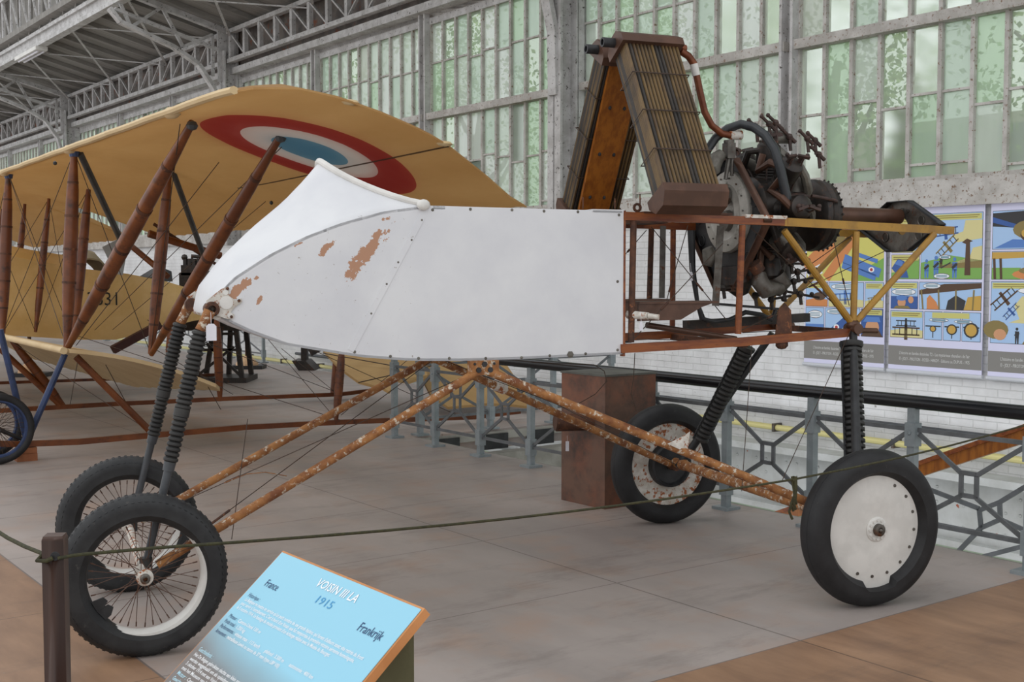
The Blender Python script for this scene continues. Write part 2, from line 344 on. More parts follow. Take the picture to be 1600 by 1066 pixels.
# eave beam + lattice girder
n = 20
b = MB(); b.box((NW-.25, 0, 5.56), (NW+.1, 50, 5.68)); b.box((NW-.05, 0, 5.4), (NW+.1, 50, 5.56)); tag(b.build('trim_%d' % n, M['iso'], fr=WF, base=(NW, 0, 5.4)), kind='structure')
for gi, (u0, u1) in enumerate(((1.3, 11.92), (11.92, 22.4), (22.4, 33.0), (33.0, 43.5))):
    b = MB(); x = NW-.3
    for z in (5.80, 6.36): b.box((x-.06, u0+.1, z-.04), (x+.06, u1-.1, z+.04))
    k = 15; du = (u1-u0-.4)/k
    for i in range(k+1):
        u = u0+.2+du*i; b.box((x-.04, u-.045, 5.82), (x+.04, u+.045, 6.36))
        if i < k:
            p, q = ((x, u+.04, 6.3), (x, u+du-.04, 5.86)) if i < k/2 else ((x, u+.04, 5.86), (x, u+du-.04, 6.3))
            b.beam(p, q, .03, .05, (1, 0, 0))
    b.mi = 1; b.box((NW-.08, u0, 5.68), (NW+.05, u1, 6.42))
    tag(b.build('trim_%d' % (21+gi), [M['iso'], mat('rusty_sheet_%d' % gi, '5b5551', '7b726b', 4, c3='8a4a2b', scale3=5, lo3=.58, hi3=.66)], fr=WF, base=(NW, u0, 5.7)), kind='structure')
# roof
m = mat('dark_roof_boards', '8d8a85', '7d7a75', 3, c3='a09d97', scale3=9, lo3=.5, hi3=.8, rough=.9, stretch=(.3, 4, 1)); M['roof'] = m
def rz(x): return 6.46+.25*(NW-x)
b = MB(); b.add([(NW+.2, 0, rz(NW+.2)), (7.3, 0, rz(7.3)), (7.3, 50, rz(7.3)), (NW+.2, 50, rz(NW+.2)), (NW+.2, 0, rz(NW+.2)+.12), (7.3, 0, rz(7.3)+.12), (7.3, 50, rz(7.3)+.12), (NW+.2, 50, rz(NW+.2)+.12)],
               [(0, 1, 2, 3), (4, 5, 6, 7), (0, 1, 5, 4), (1, 2, 6, 5), (2, 3, 7, 6), (3, 0, 4, 7)])
b.box((7.62, 0, 7.0), (7.72, 50, 9.05))
tag(b.build('ceiling', M['roof'], fr=WF, base=(8, 20, 6)), kind='structure')
b = MB()
for k in range(56): b.beam((NW, .3+k*.875, rz(NW)-.05), (7.4, .3+k*.875, rz(7.4)-.05), .05, .09)
for k in range(44): b.box((7.56, 2+k*1.07, 7.05), (7.64, 2.1+k*1.07, 9.0))
tag(b.build('trim_25', M['roof'], fr=WF, base=(8, 20, 6)), kind='structure')
b = MB(); b.box((7.40, 0, 6.92), (7.58, 50, 7.0)); b.box((7.46, 0, 6.7), (7.52, 50, 7.0)); b.box((7.40, 0, 6.66), (7.58, 50, 6.74)); b.box((7.44, 0, 8.2), (7.54, 50, 8.3))
for k in range(60):
    u = .5+k*.8; b.box((7.47, u-.03, 7.0), (7.51, u+.03, 8.2)); b.beam((7.49, u, 7.05), (7.49, u+.8, 8.2), .02, .04, (1, 0, 0))
tag(b.build('trim_26', M['iso'], fr=WF, base=(7.5, 20, 6.7)), kind='structure')
# trusses with curved knee braces
for ti, u in enumerate((11.92, 22.4, 33.0, 43.5)):
    b = MB()
    arc = [(NW-.42, 3.9), (NW-.44, 4.7), (NW-.58, 5.25), (NW-.9, 5.7), (NW-1.4, 5.98), (NW-2.4, 6.32), (7.3, 6.55)]
    for i in range(len(arc)-1): b.beam((arc[i][0], u, arc[i][1]), (arc[i+1][0], u, arc[i+1][1]), .16, .07)
    b.beam((NW, u, rz(NW)-.15), (7.3, u, rz(7.3)-.15), .14, .1)
    b.beam((NW-.4, u, 6.0), (7.4, u, 6.55), .08, .06)
    pts = [(NW-.6, 5.5), (NW-.6, 6.3), (NW-1.2, 6.0), (NW-1.6, 6.7), (NW-2.2, 6.25), (7.4, 6.9)]
    for i in range(len(pts)-1): b.beam((pts[i][0], u, pts[i][1]), (pts[i+1][0], u, pts[i+1][1]), .05, .06)
    b.box((NW-.5, u-.02, 5.4), (NW-.05, u+.02, 6.5))
    tag(b.build('trim_%d' % (27+ti), M['iso'], fr=WF, base=(NW, u, 5)), kind='structure')
b = MB()
for u0, u1 in ((11.92, 22.4), (22.4, 33.0), (33.0, 43.5)):
    h = (u1-u0)/3
    for k in range(3):
        a, c = u0+k*h, u0+(k+1)*h
        b.beam((NW-.2, a, rz(NW)-.22), (7.6, c, rz(7.6)-.2), .05, .02); b.beam((NW-.2, c, rz(NW)-.22), (7.6, a, rz(7.6)-.2), .05, .02)
tag(b.build('trim_31', M['iso'], fr=WF, base=(8.5, 20, 6)), kind='structure')
p = cut(WF, 0, 7.5, 48, 52)
t = thing('strip_light', 'unlit white strip light fixed under the long roof beam at top left', 'lamp', WF, (7.5, p.y, 6.55))
MB().box((7.36, p.y-.9, 6.58), (7.62, p.y+.9, 6.66)).build('housing', M['whitepaint'], t)
for dx in (-.06, .06): MB().tube((7.49+dx, p.y-.8, 6.555), (7.49+dx, p.y+.8, 6.555), .02).build('tube', M['tagpaper'], t)
# ---- railing along the void
def lattice(b, P0, P1):
    """flat-tipped diamond lattice between two posts; P0, P1 (x, y)"""
    P0, P1 = Vector((*P0, 0)), Vector((*P1, 0)); d = P1-P0
    def at(t, z): q = P0+d*t; return (q.x, q.y, z)
    up = (d.y, -d.x, 0)
    for p, q in (((.04, .72), (.96, .72)), ((.04, .17), (.96, .17)), ((.05, .70), (.435, .50)), ((.435, .50), (.435, .37)), ((.435, .37), (.05, .19)), ((.95, .70), (.565, .50)),
                 ((.565, .50), (.565, .37)), ((.565, .37), (.95, .19)), ((.435, .505), (.565, .505)), ((.435, .375), (.565, .375))):
        b.beam(at(*p), at(*q), .026, .014, up)
def railing(name, label, posts, rail_ends):
    t = thing(name, label, 'railing', WF, (posts[0][0], posts[0][1], 0))
    b = MB(); p, q = rail_ends
    b.path([(p[0], p[1], .885), (q[0], q[1], .885)], .042, 14, flat=1.0); b.build('handrail', flat('black_gloss', '14161a', .25), t, label='black rounded handrail')
    for i, (x, y) in enumerate(posts):
        b = MB(); b.box((x-.025, y-.025, .02), (x+.025, y+.025, .85)); b.box((x-.035, y-.035, .62), (x+.035, y+.035, .76)); b.box((x-.035, y-.035, .1), (x+.035, y+.035, .24))
        b.box((x-.07, y-.07, 0), (x+.07, y+.07, .02)); b.ball((x-.035, y, .7), .013, 6); b.ball((x, y-.035, .7), .013, 6)
        b.build('post', M['grey'], t)
        if i: b = MB(); lattice(b, posts[i-1], (x, y)); b.build('lattice_panel', M['darkgrey'], t)
    return t
railing('railing', 'blue-grey iron railing with black handrail between the white nacelle and the brick wall', [(6.12, 10.25-.75*k) for k in range(12)], ((6.12, 10.27), (6.12, 1.6)))
railing('railing', 'blue-grey iron railing turning from the corner post towards the window wall', [(6.42, 10.25), (7.3, 10.25), (8.15, 10.25), (9.0, 10.25)], ((6.22, 10.25), (9.3, 10.25)))
railing('railing', 'distant blue-grey railing at the foot of the white wall, under the nacelle nose', [(9.33, 20.3+1.5*k) for k in range(12)], ((9.33, 20.3), (9.33, 37)))
# ---- comic banners
def banner(u_l, u_r, label, draw, title=None):
    W_ = u_l-u_r; zb, zt = .69, 2.37; x = NW-.05
    t = thing('banner', label, 'banner', WF, (x, (u_l+u_r)/2, zb), 'comic strip banners hung on the white wall')
    s = MB(); s.box((x-.006, u_r+.01, zb+.02), (x, u_l-.01, zt-.02)); s.build('sheet', COLS['paper'], t)
    MB().box((x-.016, u_r, zt-.035), (x+.01, u_l, zt)).build('top_bar', COLS['silver'], t); MB().tube((x-.004, u_r, zb+.015), (x-.004, u_l, zb+.015), .02).build('bottom_bar', COLS['silver'], t)
    lay = [0]
    pr = MB(); keys = list(COLS)
    def poly(col, pts, depth=1):
        pr.mi = keys.index(col); xx = x-.0065-.0006*depth
        pr.add([(xx, u_l-a*W_, zb+c*(zt-zb)) for a, c in pts], [tuple(range(len(pts)))])
    poly('band', [(.01, .045), (.99, .045), (.99, .155), (.01, .155)])
    draw(poly)
    po = pr.build('print', [COLS[k] for k in keys], t)
    tx = MB()
    for i, s_ in enumerate(("L'histoire en bandes dessinées T2 - Les mystérieux chevaliers de l'air", "© - JOLY - PIROTON - ROSSI - HARDY - Editions s.a. DUPUIS - 1975")):
        text(tx, s_, (x-.0085, u_l-.13*W_, zb+(.107-i*.033)*(zt-zb)), (0, -1, 0), (0, 0, 1), .03, .74*W_)
    if title: text(tx, title, (x-.0085, u_l-.05*W_, zt-.10), (0, -1, 0), (0, 0, 1), .05, .62*W_, dark=True)
    tx.build('lettering', [COLS['letter'], COLS['ink']], po)
def text(b, s, o, ex, ey, h, width=None, dark=False, mi=None, shear=0, bold=0):
    cu = bpy.data.curves.new('t', 'FONT'); cu.body = s; cu.size = 1; cu.resolution_u = 2; cu.shear = shear; cu.offset = bold
    ob = bpy.data.objects.new('t', cu); COL.objects.link(ob)
    me = bpy.data.meshes.new_from_object(ob.evaluated_get(bpy.context.evaluated_depsgraph_get()))
    bpy.data.objects.remove(ob); bpy.data.curves.remove(cu)
    xs = [v.co.x for v in me.vertices]; mx = max(xs) if xs else 1
    kx = (width/mx) if width else h/.7; ky = h/.7
    o = Vector(o); ex = Vector(ex); ey = Vector(ey); b.mi = mi if mi is not None else (1 if dark else 0)
    b.add([o+ex*(v.co.x*kx)+ey*(v.co.y*ky) for v in me.vertices], [tuple(p.vertices) for p in me.polygons]); bpy.data.meshes.remove(me)
COLS = {k: flat('print_'+k, h, .7) for k, h in dict(paper='d9d9f2', band='85837f', sky='a9c8ec', cloud='d8cf96', caption='ccc87a', grass='7fae5a', yellowfield='d5cf72', orange='d28a55', navy='3e5f9f', blue='5b83c4',
        brown='5a4434', dark='3a3a3c', khaki='8a7a4c', skin='cf9a74', ochre='c7a150', white='eef0f4', red='b8433c', teal='7fa0b0', letter='d8d8d6', ink='24304c').items()}
COLS['silver'] = flat('silver_rail', 'c9ccd2', .35)
def rect(x0, y0, x1, y1): return [(x0, y0), (x1, y0), (x1, y1), (x0, y1)]
def ell(cx_, cy_, rx, ry, n=14, rot=0): return [(cx_+rx*math.cos(2*math.pi*i/n)*math.cos(rot)-ry*math.sin(2*math.pi*i/n)*math.sin(rot), cy_+rx*math.cos(2*math.pi*i/n)*math.sin(rot)*.6+ry*math.sin(2*math.pi*i/n)*math.cos(rot)) for i in range(n)]
def bar(x0, y0, x1, y1, w_): 
    dx, dy = x1-x0, (y1-y0)*1.66; l = math.hypot(dx, dy); nx, ny = -dy/l*w_, dx/l*w_/1.66
    return [(x0-nx, y0-ny), (x1-nx, y1-ny), (x1+nx, y1+ny), (x0+nx, y0+ny)]
def plane_icon(P_, x, y, s, col, rot=.3):
    c, q = math.cos(rot), math.sin(rot)
    def tr(a, b_): return (x+(a*c-b_*q)*s, y+(a*q+b_*c)*s*.6)
    for oy in (-.22, .22): P_(col, [tr(-1, oy-.05), tr(1, oy-.05), tr(1, oy+.05), tr(-1, oy+.05)], 3)
    P_(col, [tr(-.12, -.55), tr(.12, -.55), tr(.1, .45), tr(-.1, .45)], 3)
    for k in (-.8, -.45, .45, .8): P_('dark', [tr(k-.03, -.22), tr(k+.03, -.22), tr(k+.03, .22), tr(k-.03, .22)], 4)
def soldier(P_, x, y, s, col):
    P_(col, ell(x, y+.86*s, .10*s*1.4, .09*s), 5); P_(col, [(x-.2*s, y+.35*s), (x+.2*s, y+.35*s), (x+.22*s, y+.72*s), (x-.2*s, y+.74*s)], 4)
    P_(col, [(x-.18*s, y), (x-.05*s, y), (x, y+.4*s), (x-.2*s, y+.4*s)], 4); P_(col, [(x+.05*s, y), (x+.18*s, y), (x+.2*s, y+.4*s), (x, y+.4*s)], 4); P_('dark', bar(x-.2*s, y+.45*s, x+.2*s, y+.65*s, .012), 6)
def panel(P_, x0, y0, x1, y1, bg_='sky', cap=True, ground=None):
    P_('dark', rect(x0-.004, y0-.0025, x1+.004, y1+.0025), 1); P_(bg_, rect(x0, y0, x1, y1), 2)
    if ground: P_(ground, [(x0, y0), (x1, y0), (x1, y0+(y1-y0)*.28), ((x0+x1)/2, y0+(y1-y0)*.36), (x0, y0+(y1-y0)*.25)], 3)
    if cap:
        P_('caption', rect(x0+.008, y1-.035, x1-.008, y1-.004), 4)
        for k in range(2): P_('khaki', rect(x0+.02, y1-.015-k*.011, x1-.03-.02*k, y1-.011-k*.011), 5)
def bubble(P_, x, y, rx, ry):
    P_('dark', ell(x, y, rx+.004, ry+.003), 5); P_('white', ell(x, y, rx, ry), 6)
    for k in range(3): P_('teal', rect(x-rx*.7, y+ry*(.4-.4*k)-.002, x+rx*.7, y+ry*(.4-.4*k)+.002), 7)
def draw_a(P_):
    P_('yellowfield', rect(.03, .525, .97, .90), 2); P_('grass', [(.03, .72), (.25, .80), (.97, .78), (.97, .90), (.03, .90)], 3); P_('grass', [(.6, .525), (.97, .525), (.97, .66), (.75, .60)], 3)
    P_('caption', rect(.55, .85, .95, .90), 4)
    P_('orange', bar(.02, .60, .55, .86, .075), 4); P_('orange', bar(.28, .54, .68, .83, .05), 5); P_('orange', bar(.05, .50+.06, .32, .70, .03), 5)
    P_('white', bar(.05, .555, .22, .60, .05), 6); P_('dark', bar(.07, .56, .2, .595, .015), 7); P_('dark', bar(.10, .60, .17, .555, .015), 7)
    P_('khaki', ell(.45, .76, .07, .05), 6); P_('blue', bar(.5, .66, .93, .57, .045), 6); P_('blue', bar(.48, .62, .88, .545, .03), 6); P_('blue', bar(.62, .69, .9, .64, .02), 6)
    P_('white', ell(.83, .592, .035, .016), 8); P_('red', ell(.83, .592, .018, .009), 9)
    panel(P_, .03, .37, .30, .515, 'sky', True, 'orange'); P_('brown', ell(.2, .43, .08, .025), 5); P_('dark', rect(.24, .43, .30, .48), 4)
    panel(P_, .32, .37, .74, .515, 'sky', False, 'cloud'); plane_icon(P_, .52, .43, .14, 'blue', .05); bubble(P_, .5, .49, .15, .016)
    panel(P_, .76, .37, .97, .515, 'sky', True, 'cloud'); plane_icon(P_, .87, .42, .08, 'khaki', .15)
    panel(P_, .03, .20, .26, .36, 'sky', False); P_('blue', rect(.03, .20, .26, .26), 4); bubble(P_, .15, .32, .09, .022)
    panel(P_, .28, .20, .70, .36, 'sky', False); P_('navy', bar(.33, .20, .56, .30, .04), 4); P_('white', ell(.42, .245, .035, .018), 6); P_('red', ell(.42, .245, .018, .01), 7); bubble(P_, .4, .34, .1, .014)
    panel(P_, .72, .20, .97, .36, 'navy', True); P_('skin', ell(.85, .255, .08, .045), 5); P_('blue', [(.74, .285), (.95, .285), (.93, .315), (.78, .315)], 6); P_('brown', [(.72, .20), (.97, .20), (.93, .235), (.76, .235)], 6)
def draw_b(P_):
    panel(P_, .03, .69, .37, .89, 'cloud', True); P_('sky', [(.03, .70), (.37, .70), (.37, .80), (.03, .76)], 3); plane_icon(P_, .2, .76, .12, 'khaki', .2)
    panel(P_, .03, .54, .33, .675, 'cloud', True, 'grass'); P_('grass', [(.12, .54), (.33, .54), (.33, .65), (.18, .63)], 4); P_('navy', [(.03, .60), (.10, .655), (.17, .64), (.22, .545), (.12, .545)], 5); P_('blue', [(.06, .625), (.11, .65), (.16, .635), (.14, .61)], 6)
    panel(P_, .35, .54, .97, .90, 'sky', True, 'grass')
    P_('cloud', [(.97, .86), (.8, .86), (.78, .80), (.68, .78), (.72, .74), (.97, .76)], 3); P_('cloud', [(.97, .72), (.88, .71), (.85, .66), (.7, .63), (.97, .62)], 3); P_('khaki', [(.5, .6), (.97, .6), (.97, .64), (.6, .62)], 4)
    plane_icon(P_, .6, .80, .13, 'navy', .12); plane_icon(P_, .62, .72, .13, 'khaki', .75)
    P_('brown', [(.80, .56), (.86, .56), (.85, .74), (.88, .745), (.82, .76), (.77, .74), (.81, .73)], 5)
    soldier(P_, .41, .545, .11, 'blue'); soldier(P_, .51, .545, .13, 'blue'); soldier(P_, .70, .545, .12, 'blue'); soldier(P_, .56, .60, .07, 'brown'); P_('dark', bar(.56, .60, .66, .63, .006), 5)
    bubble(P_, .6, .66, .06, .010); bubble(P_, .57, .555, .08, .014)
    panel(P_, .03, .37, .32, .52, 'sky', True); bubble(P_, .17, .465, .13, .018); P_('navy', rect(.03, .37, .32, .44), 4); P_('skin', ell(.15, .405, .045, .03), 8); P_('blue', ell(.15, .43, .06, .016), 9); P_('khaki', [(.06, .37), (.25, .37), (.22, .385), (.09, .385)], 9); P_('skin', ell(.25, .42, .03, .02), 7)
    panel(P_, .34, .37, .97, .52, 'sky', False); P_('brown', [(.34, .45), (.97, .49), (.97, .518), (.6, .512), (.34, .475)], 4); P_('ochre', [(.80, .37), (.97, .37), (.97, .45), (.84, .44)], 5); P_('dark', [(.62, .37), (.80, .37), (.82, .42), (.72, .45), (.64, .42)], 5)
    P_('orange', [(.42, .37), (.55, .37), (.52, .41), (.45, .45), (.42, .43)], 5); bubble(P_, .47, .50, .09, .014)
    for k in range(4): P_('khaki', bar(.38+k*.17, .37, .36+k*.18, .48, .008), 6)
    panel(P_, .03, .205, .38, .355, 'sky', True, 'cloud'); plane_icon(P_, .2, .285, .11, 'dark', 0); plane_icon(P_, .2, .24, .15, 'brown', 0)
    for k, (x0, x1) in enumerate(((.40, .58), (.60, .77), (.79, .97))):
        panel(P_, x0, .20, x1, .355, 'sky', False); c_ = (x0+x1)/2; P_('dark', ell(c_, .26, .035+.02*k, .018+.012*k), 5); P_('ochre', ell(c_, .26, .025+.016*k, .013+.010*k), 6); P_('dark', bar(x0+.01, .275, x1-.01, .275, .006), 4); P_('dark', bar(c_, .21, c_, .25, .005), 4)
    P_('caption', rect(.48, .322, .86, .352), 5); bubble(P_, .55, .31, .1, .008); bubble(P_, .8, .305, .09, .008)
def draw_c(P_):
    panel(P_, .03, .70, .97, .90, 'sky', False); P_('dark', [(.03, .82), (.45, .80), (.45, .90), (.03, .89)], 3); P_('navy', [(.03, .84), (.03, .87), (.40, .80), (.36, .79)], 4); P_('blue', [(.05, .705), (.22, .75), (.5, .74), (.9, .71), (.9, .705)], 4); P_('khaki', ell(.38, .80, .16, .05), 5); P_('brown', ell(.36, .77, .07, .03), 6); P_('ochre', ell(.33, .78, .03, .02), 7)
    panel(P_, .03, .54, .97, .685, 'sky', False); P_('ochre', [(.03, .645), (.97, .67), (.97, .685), (.03, .683)], 3); P_('grass', rect(.03, .54, .3, .60), 3); P_('orange', ell(.42, .565, .2, .028), 4); P_('brown', ell(.4, .62, .07, .028), 6); P_('khaki', ell(.42, .585, .14, .02), 5)
    for k in range(2): P_('brown', bar(.06+k*.06, .54, .05+k*.06, .65, .012), 5)
    panel(P_, .03, .20, .97, .525, 'sky', True); P_('cloud', [(.30, .33), (.25, .40), (.32, .45), (.45, .45), (.6, .40), (.9, .42), (.97, .30), (.2, .31)], 3)
    plane_icon(P_, .15, .44, .14, 'brown', .7); plane_icon(P_, .22, .37, .09, 'navy', .8); bubble(P_, .5, .48, .22, .02); bubble(P_, .5, .35, .15, .012)
    P_('khaki', ell(.08, .27, .12, .05), 4); P_('skin', ell(.12, .245, .06, .03), 5); soldier(P_, .28, .20, .09, 'dark'); P_('khaki', [(.33, .20), (.65, .20), (.6, .26), (.4, .265)], 4); P_('brown', ell(.47, .28, .07, .028), 5)
banner(8.18, 7.17, 'leftmost comic banner, big red-orange plane above yellow fields, behind the yellow struts', draw_a, "LA GUERRE AÉRIENNE")
banner(7.14, 6.12, 'middle comic banner with blue soldiers watching planes beside a bare tree', draw_b)
banner(6.08, 5.06, 'rightmost comic banner, cut by the edge of the picture, blue cockpit scene on top', draw_c)
# ---- wooden spar leaning in the void behind the rail
p0 = cut(WF, 0, 7.4, 1235, 803); p1 = cut(WF, 0, 7.4, 1600, 680)
d = (p1-p0).normalized(); q0 = p0-d*1.2; q1 = p1+d*1.2
t = thing('wooden_spar', 'long varnished wooden spar slanting up to the right behind the railing', 'spar', WF, tuple(q0))
MB().beam(q0, q1, .06, .075, w2=.06, h2=.11).build('spar', M['board'], t); MB().beam(q0+Vector((0, 0, .035)), q1+Vector((0, 0, .06)), .09, .03).build('flange', M['wood'], t, label='darker top flange')
# ---- second lattice lower in the void (stair rail)
t = thing('stair_railing', 'lower grey lattice of a stair rail seen through the railing at the right edge', 'railing', WF, (7.0, 4.0, -.6))
b = MB()
for x0, y0, x1, y1 in ((1452, 765, 1530, 795), (1530, 795, 1533, 825), (1533, 825, 1480, 880), (1532, 797, 1562, 785), (1562, 785, 1640, 738), (1562, 785, 1563, 812), (1563, 812, 1533, 825), (1563, 812, 1640, 846), (1440, 815, 1640, 855), (1525, 873, 1640, 843)):
    p, q = cut(WF, 0, 7.0, x0, y0), cut(WF, 0, 7.0, x1, y1); b.beam(p, q, .014, .03, (0, 0, 1))
b.build('lattice', M['darkgrey'], t)
# ---- copper box
u0, n0 = 6.22, 5.42
t = thing('metal_box', 'tall tarnished copper-brown metal box standing on the floor beside the railing', 'box', ID, (.70, 8.5, 0))
A, B_, C_ = Vector((.647, 8.24, 0)), Vector((.36, 8.60, 0)), Vector((1.03, 8.50, 0)); D_ = B_+C_-A
b = MB(); b.prism([A, B_, D_, C_], (0, 0, .93)); b.build('body', M['copperbox'], t)
b = MB(); ctr = (A+D_)/2; q = [ctr+(v-ctr)*1.03+Vector((0, 0, .93)) for v in (A, B_, D_, C_)]; b.prism(q, (0, 0, .014)); b.build('lid', M['patina'], t, label='dark patinated lid')
b = MB(); c0 = Vector((.43, 8.42, .60)); b.tube(c0+Vector((-.12, -.1, 0)), c0+Vector((.3, .0, 0)), .062, n=16); b.build('side_tube', M['rustdark'], t)
b = MB(); b.lathe(c0+Vector((-.125, -.103, 0)), (.42, .1, 0), [(-.005, .0), (-.005, .055), (.01, .055)], 16); b.build('tube_end', M['brownmetal'], t)
# ---- trees outside, behind the glass
M['leaf'] = mat('leaves', '93b46c', 'a3c27c', 2, rough=.6); M['leaf2'] = mat('leaves_light', 'b3cc88', 'c2d698', 2, rough=.6); M['bark'] = mat('bark', '8a8577', '77715f', 6, rough=.9)
def tree(x, y, h, seed, label):
    rnd = random.Random(seed); t = thing('tree', label, 'tree', WF, (x, y, -4.2), 'trees outside the windows')
    b = MB(); b.path([(x, y, -4.2), (x+.1, y+.1, 0), (x-.1, y+.2, 3), (x, y, h*.7)], [.28, .22, .16, .05], 9)
    for k in range(9):
        a = rnd.uniform(0, 6.28); z = rnd.uniform(-1, h*.6); l = rnd.uniform(1.0, 1.7); b.path([(x, y, z), (x+math.cos(a)*l*.5, y+math.sin(a)*l*.5, z+.5), (x+math.cos(a)*l, y+math.sin(a)*l, z+1.3)], [.08, .05, .02], 6)
    b.build('trunk', M['bark'], t)
    b = MB()
    for k in range(60):
        c = Vector((x+rnd.uniform(-1.3, 1.3), y+rnd.uniform(-1.7, 1.7), rnd.uniform(-1.0, h)))
        b.mi = rnd.random() < .4
        for j in range(110):
            p = c+Vector((rnd.uniform(-.5, .5), rnd.uniform(-.45, .45), rnd.gauss(0, .3))); s = rnd.uniform(.03, .07)
            e1 = Vector((rnd.gauss(0, 1), rnd.gauss(0, 1), rnd.gauss(0, 1))).normalized()*s; e2 = e1.cross(Vector((rnd.gauss(0, 1), rnd.gauss(0, 1), rnd.gauss(0, 1)))).normalized()*s*.6
            b.add([p-e1, p+e2, p+e1, p-e2], [(0, 1, 2, 3)])
    b.build('foliage', [M['leaf'], M['leaf2']], t)
TL = ['leafy green tree outside the right-hand windows above the comic banners', 'leafy tree outside the glass behind the radiators', 'leafy tree outside the glass left of the thick iron column', 'leafy tree outside the windows above the roundel wing', 'furthest leafy tree outside the left-hand windows']
for k, (x, y, h) in enumerate(((13.2, 6.2, 6), (13.4, 10.6, 6.5), (13.5, 15.0, 7), (14, 20, 7), (14, 27, 7))): tree(x, y, h, k, TL[k])
b = MB(); b.box((19, -10, -4.2), (21, 20, 4.4)); b.mi = 1
for k in range(12):
    for z in (-1, 1.2, 3): b.box((18.97, -9+k*2.4, z), (19, -7.6+k*2.4, z+1.2))
tag(b.build('building', [flat('pale_render', 'b9b3a6', .8), flat('window_dark', '7c8288', .3)], fr=WF), 'pale building seen faintly through the clear panes beyond the trees', 'building')
b = MB(); b.box((NW+.4, -20, -4.5), (60, 80, -4.3)); tag(b.build('ground_outside', flat('grass_outside', '70854c'), fr=WF), kind='structure')
# ================================================================ WHITE NACELLE WITH ENGINE (frame VF: x aft, y far side, z up)
V = thing('aeroplane_nacelle', 'stripped white aeroplane nacelle with rusty struts, radiators and bare engine, on four wheels', 'aeroplane', VF, (1.9, 0, 0))
HW = .40
m, nt, P, L = new_mat('white_painted_ply'); P.inputs['Roughness'].default_value = .5
tc = nt.nodes.new('ShaderNodeTexCoord'); sx = nt.nodes.new('ShaderNodeSeparateXYZ'); L.new(tc.outputs['Object'], sx.inputs[0])
n1 = noise(nt, 3, 5); n2 = noise(nt, 30, 6, (1, 1, 1), .75); n3 = noise(nt, 22, 6, (1, 1, 1), .7)
col = ramp(nt, n1.outputs[0], .35, .65, rgb('dcdddf'), rgb('d2d3d7')).outputs[0]
val = None
for (x, y, lx, lz, ang) in ((570, 397, .175, .035, 50), (553, 423, .05, .03, 60), (509, 389, .06, .016, 45), (605, 342, .022, .012, 20), (378, 447, .07, .020, 35), (367, 458, .05, .020, 40), (405, 470, .035, .010, 65), (470, 380, .025, .007, 30), (400, 434, .015, .010, 60)):
    a, s_, z = VS(x, y, -HW); a -= 1.9
    dx = mth(nt, 'SUBTRACT', sx.outputs[0], a); dz = mth(nt, 'SUBTRACT', sx.outputs[2], z); c, q = math.cos(R(ang)), math.sin(R(ang))
    e1 = mth(nt, 'DIVIDE', mth(nt, 'ADD', mth(nt, 'MULTIPLY', dx, c), mth(nt, 'MULTIPLY', dz, q)), lx)
    e2 = mth(nt, 'DIVIDE', mth(nt, 'SUBTRACT', mth(nt, 'MULTIPLY', dz, c), mth(nt, 'MULTIPLY', dx, q)), lz)
    r2 = mth(nt, 'SQRT', mth(nt, 'ADD', mth(nt, 'MULTIPLY', e1, e1), mth(nt, 'MULTIPLY', e2, e2)))
    val = r2 if val is None else mth(nt, 'MINIMUM', val, r2)
pat = mth(nt, 'LESS_THAN', mth(nt, 'ADD', val, mth(nt, 'MULTIPLY', mth(nt, 'SUBTRACT', n3.outputs[0], .5), 4.2)), .8)
front = mth(nt, 'LESS_THAN', sx.outputs[0], -.62)
near = mth(nt, 'LESS_THAN', sx.outputs[1], -.39)
chips = mth(nt, 'MULTIPLY', mth(nt, 'MULTIPLY', ramp(nt, n2.outputs[0], .64, .65).outputs[0], front), near)
col = mix(nt, mth(nt, 'MULTIPLY', chips, .8), col, rgb('8b8178'))
col = mix(nt, mth(nt, 'MULTIPLY', pat, near), col, rgb('b08468'))
L.new(col, P.inputs['Base Color']); add_bump(nt, P, n1.outputs[0], .12); M['shell'] = m
TOP = [(.335, 1.475), (.345, 1.55), (.42, 1.63), (.579, 1.734), (.75, 1.82), (.92, 1.885), (1.12, 1.941), (1.33, 1.972), (2.38, 1.965)]
BOT = [(.335, 1.470), (.46, 1.395), (.662, 1.318), (.991, 1.257), (1.24, 1.232), (1.6, 1.222), (2.38, 1.236)]
def lerp(tab, x):
    for (x0, y0), (x1, y1) in zip(tab, tab[1:]):
        if x <= x1: return y0+(y1-y0)*max(0, x-x0)/(x1-x0)
    return tab[-1][1]
AS = [.335, .345, .38, .42, .5, .579, .66, .75, .83, .92, 1.02, 1.12, 1.22, 1.33, 1.5, 1.8, 2.1, 2.38]
b = MB()
for sgn in (-1, 1):
    rows = [[(a, sgn*HW, lerp(BOT, a)+(lerp(TOP, a)-lerp(BOT, a))*j/6) for a in AS] for j in range(7)]
    b.grid(rows, (0, -sgn*.014, 0))
b.grid([[(a, s_, lerp(BOT, a)) for a in AS] for s_ in (-HW, 0, HW)], (0, 0, .012))
b.box((1.36, -HW, 1.955), (1.42, HW, 1.972)); b.box((2.2, -HW, 1.955), (2.38, HW, 1.972)); b.box((1.2, -HW+.02, 1.24), (2.38, HW-.02, 1.26)); b.box((1.37, -HW+.02, 1.25), (1.39, HW-.02, 1.95))
shell = b.build('fuselage_shell', M['shell'], V, angle=40)
SIDE = [(.335, 1.475), (.345, 1.55), (.42, 1.63), (.579, 1.734), (.75, 1.82), (.92, 1.885), (1.12, 1.941), (1.33, 1.972)]
CEN = [(.30, 1.475), (.325, 1.60), (.41, 1.715), (.56, 1.865), (.72, 2.0), (.82, 2.105), (.875, 2.17), (.90, 2.197)]
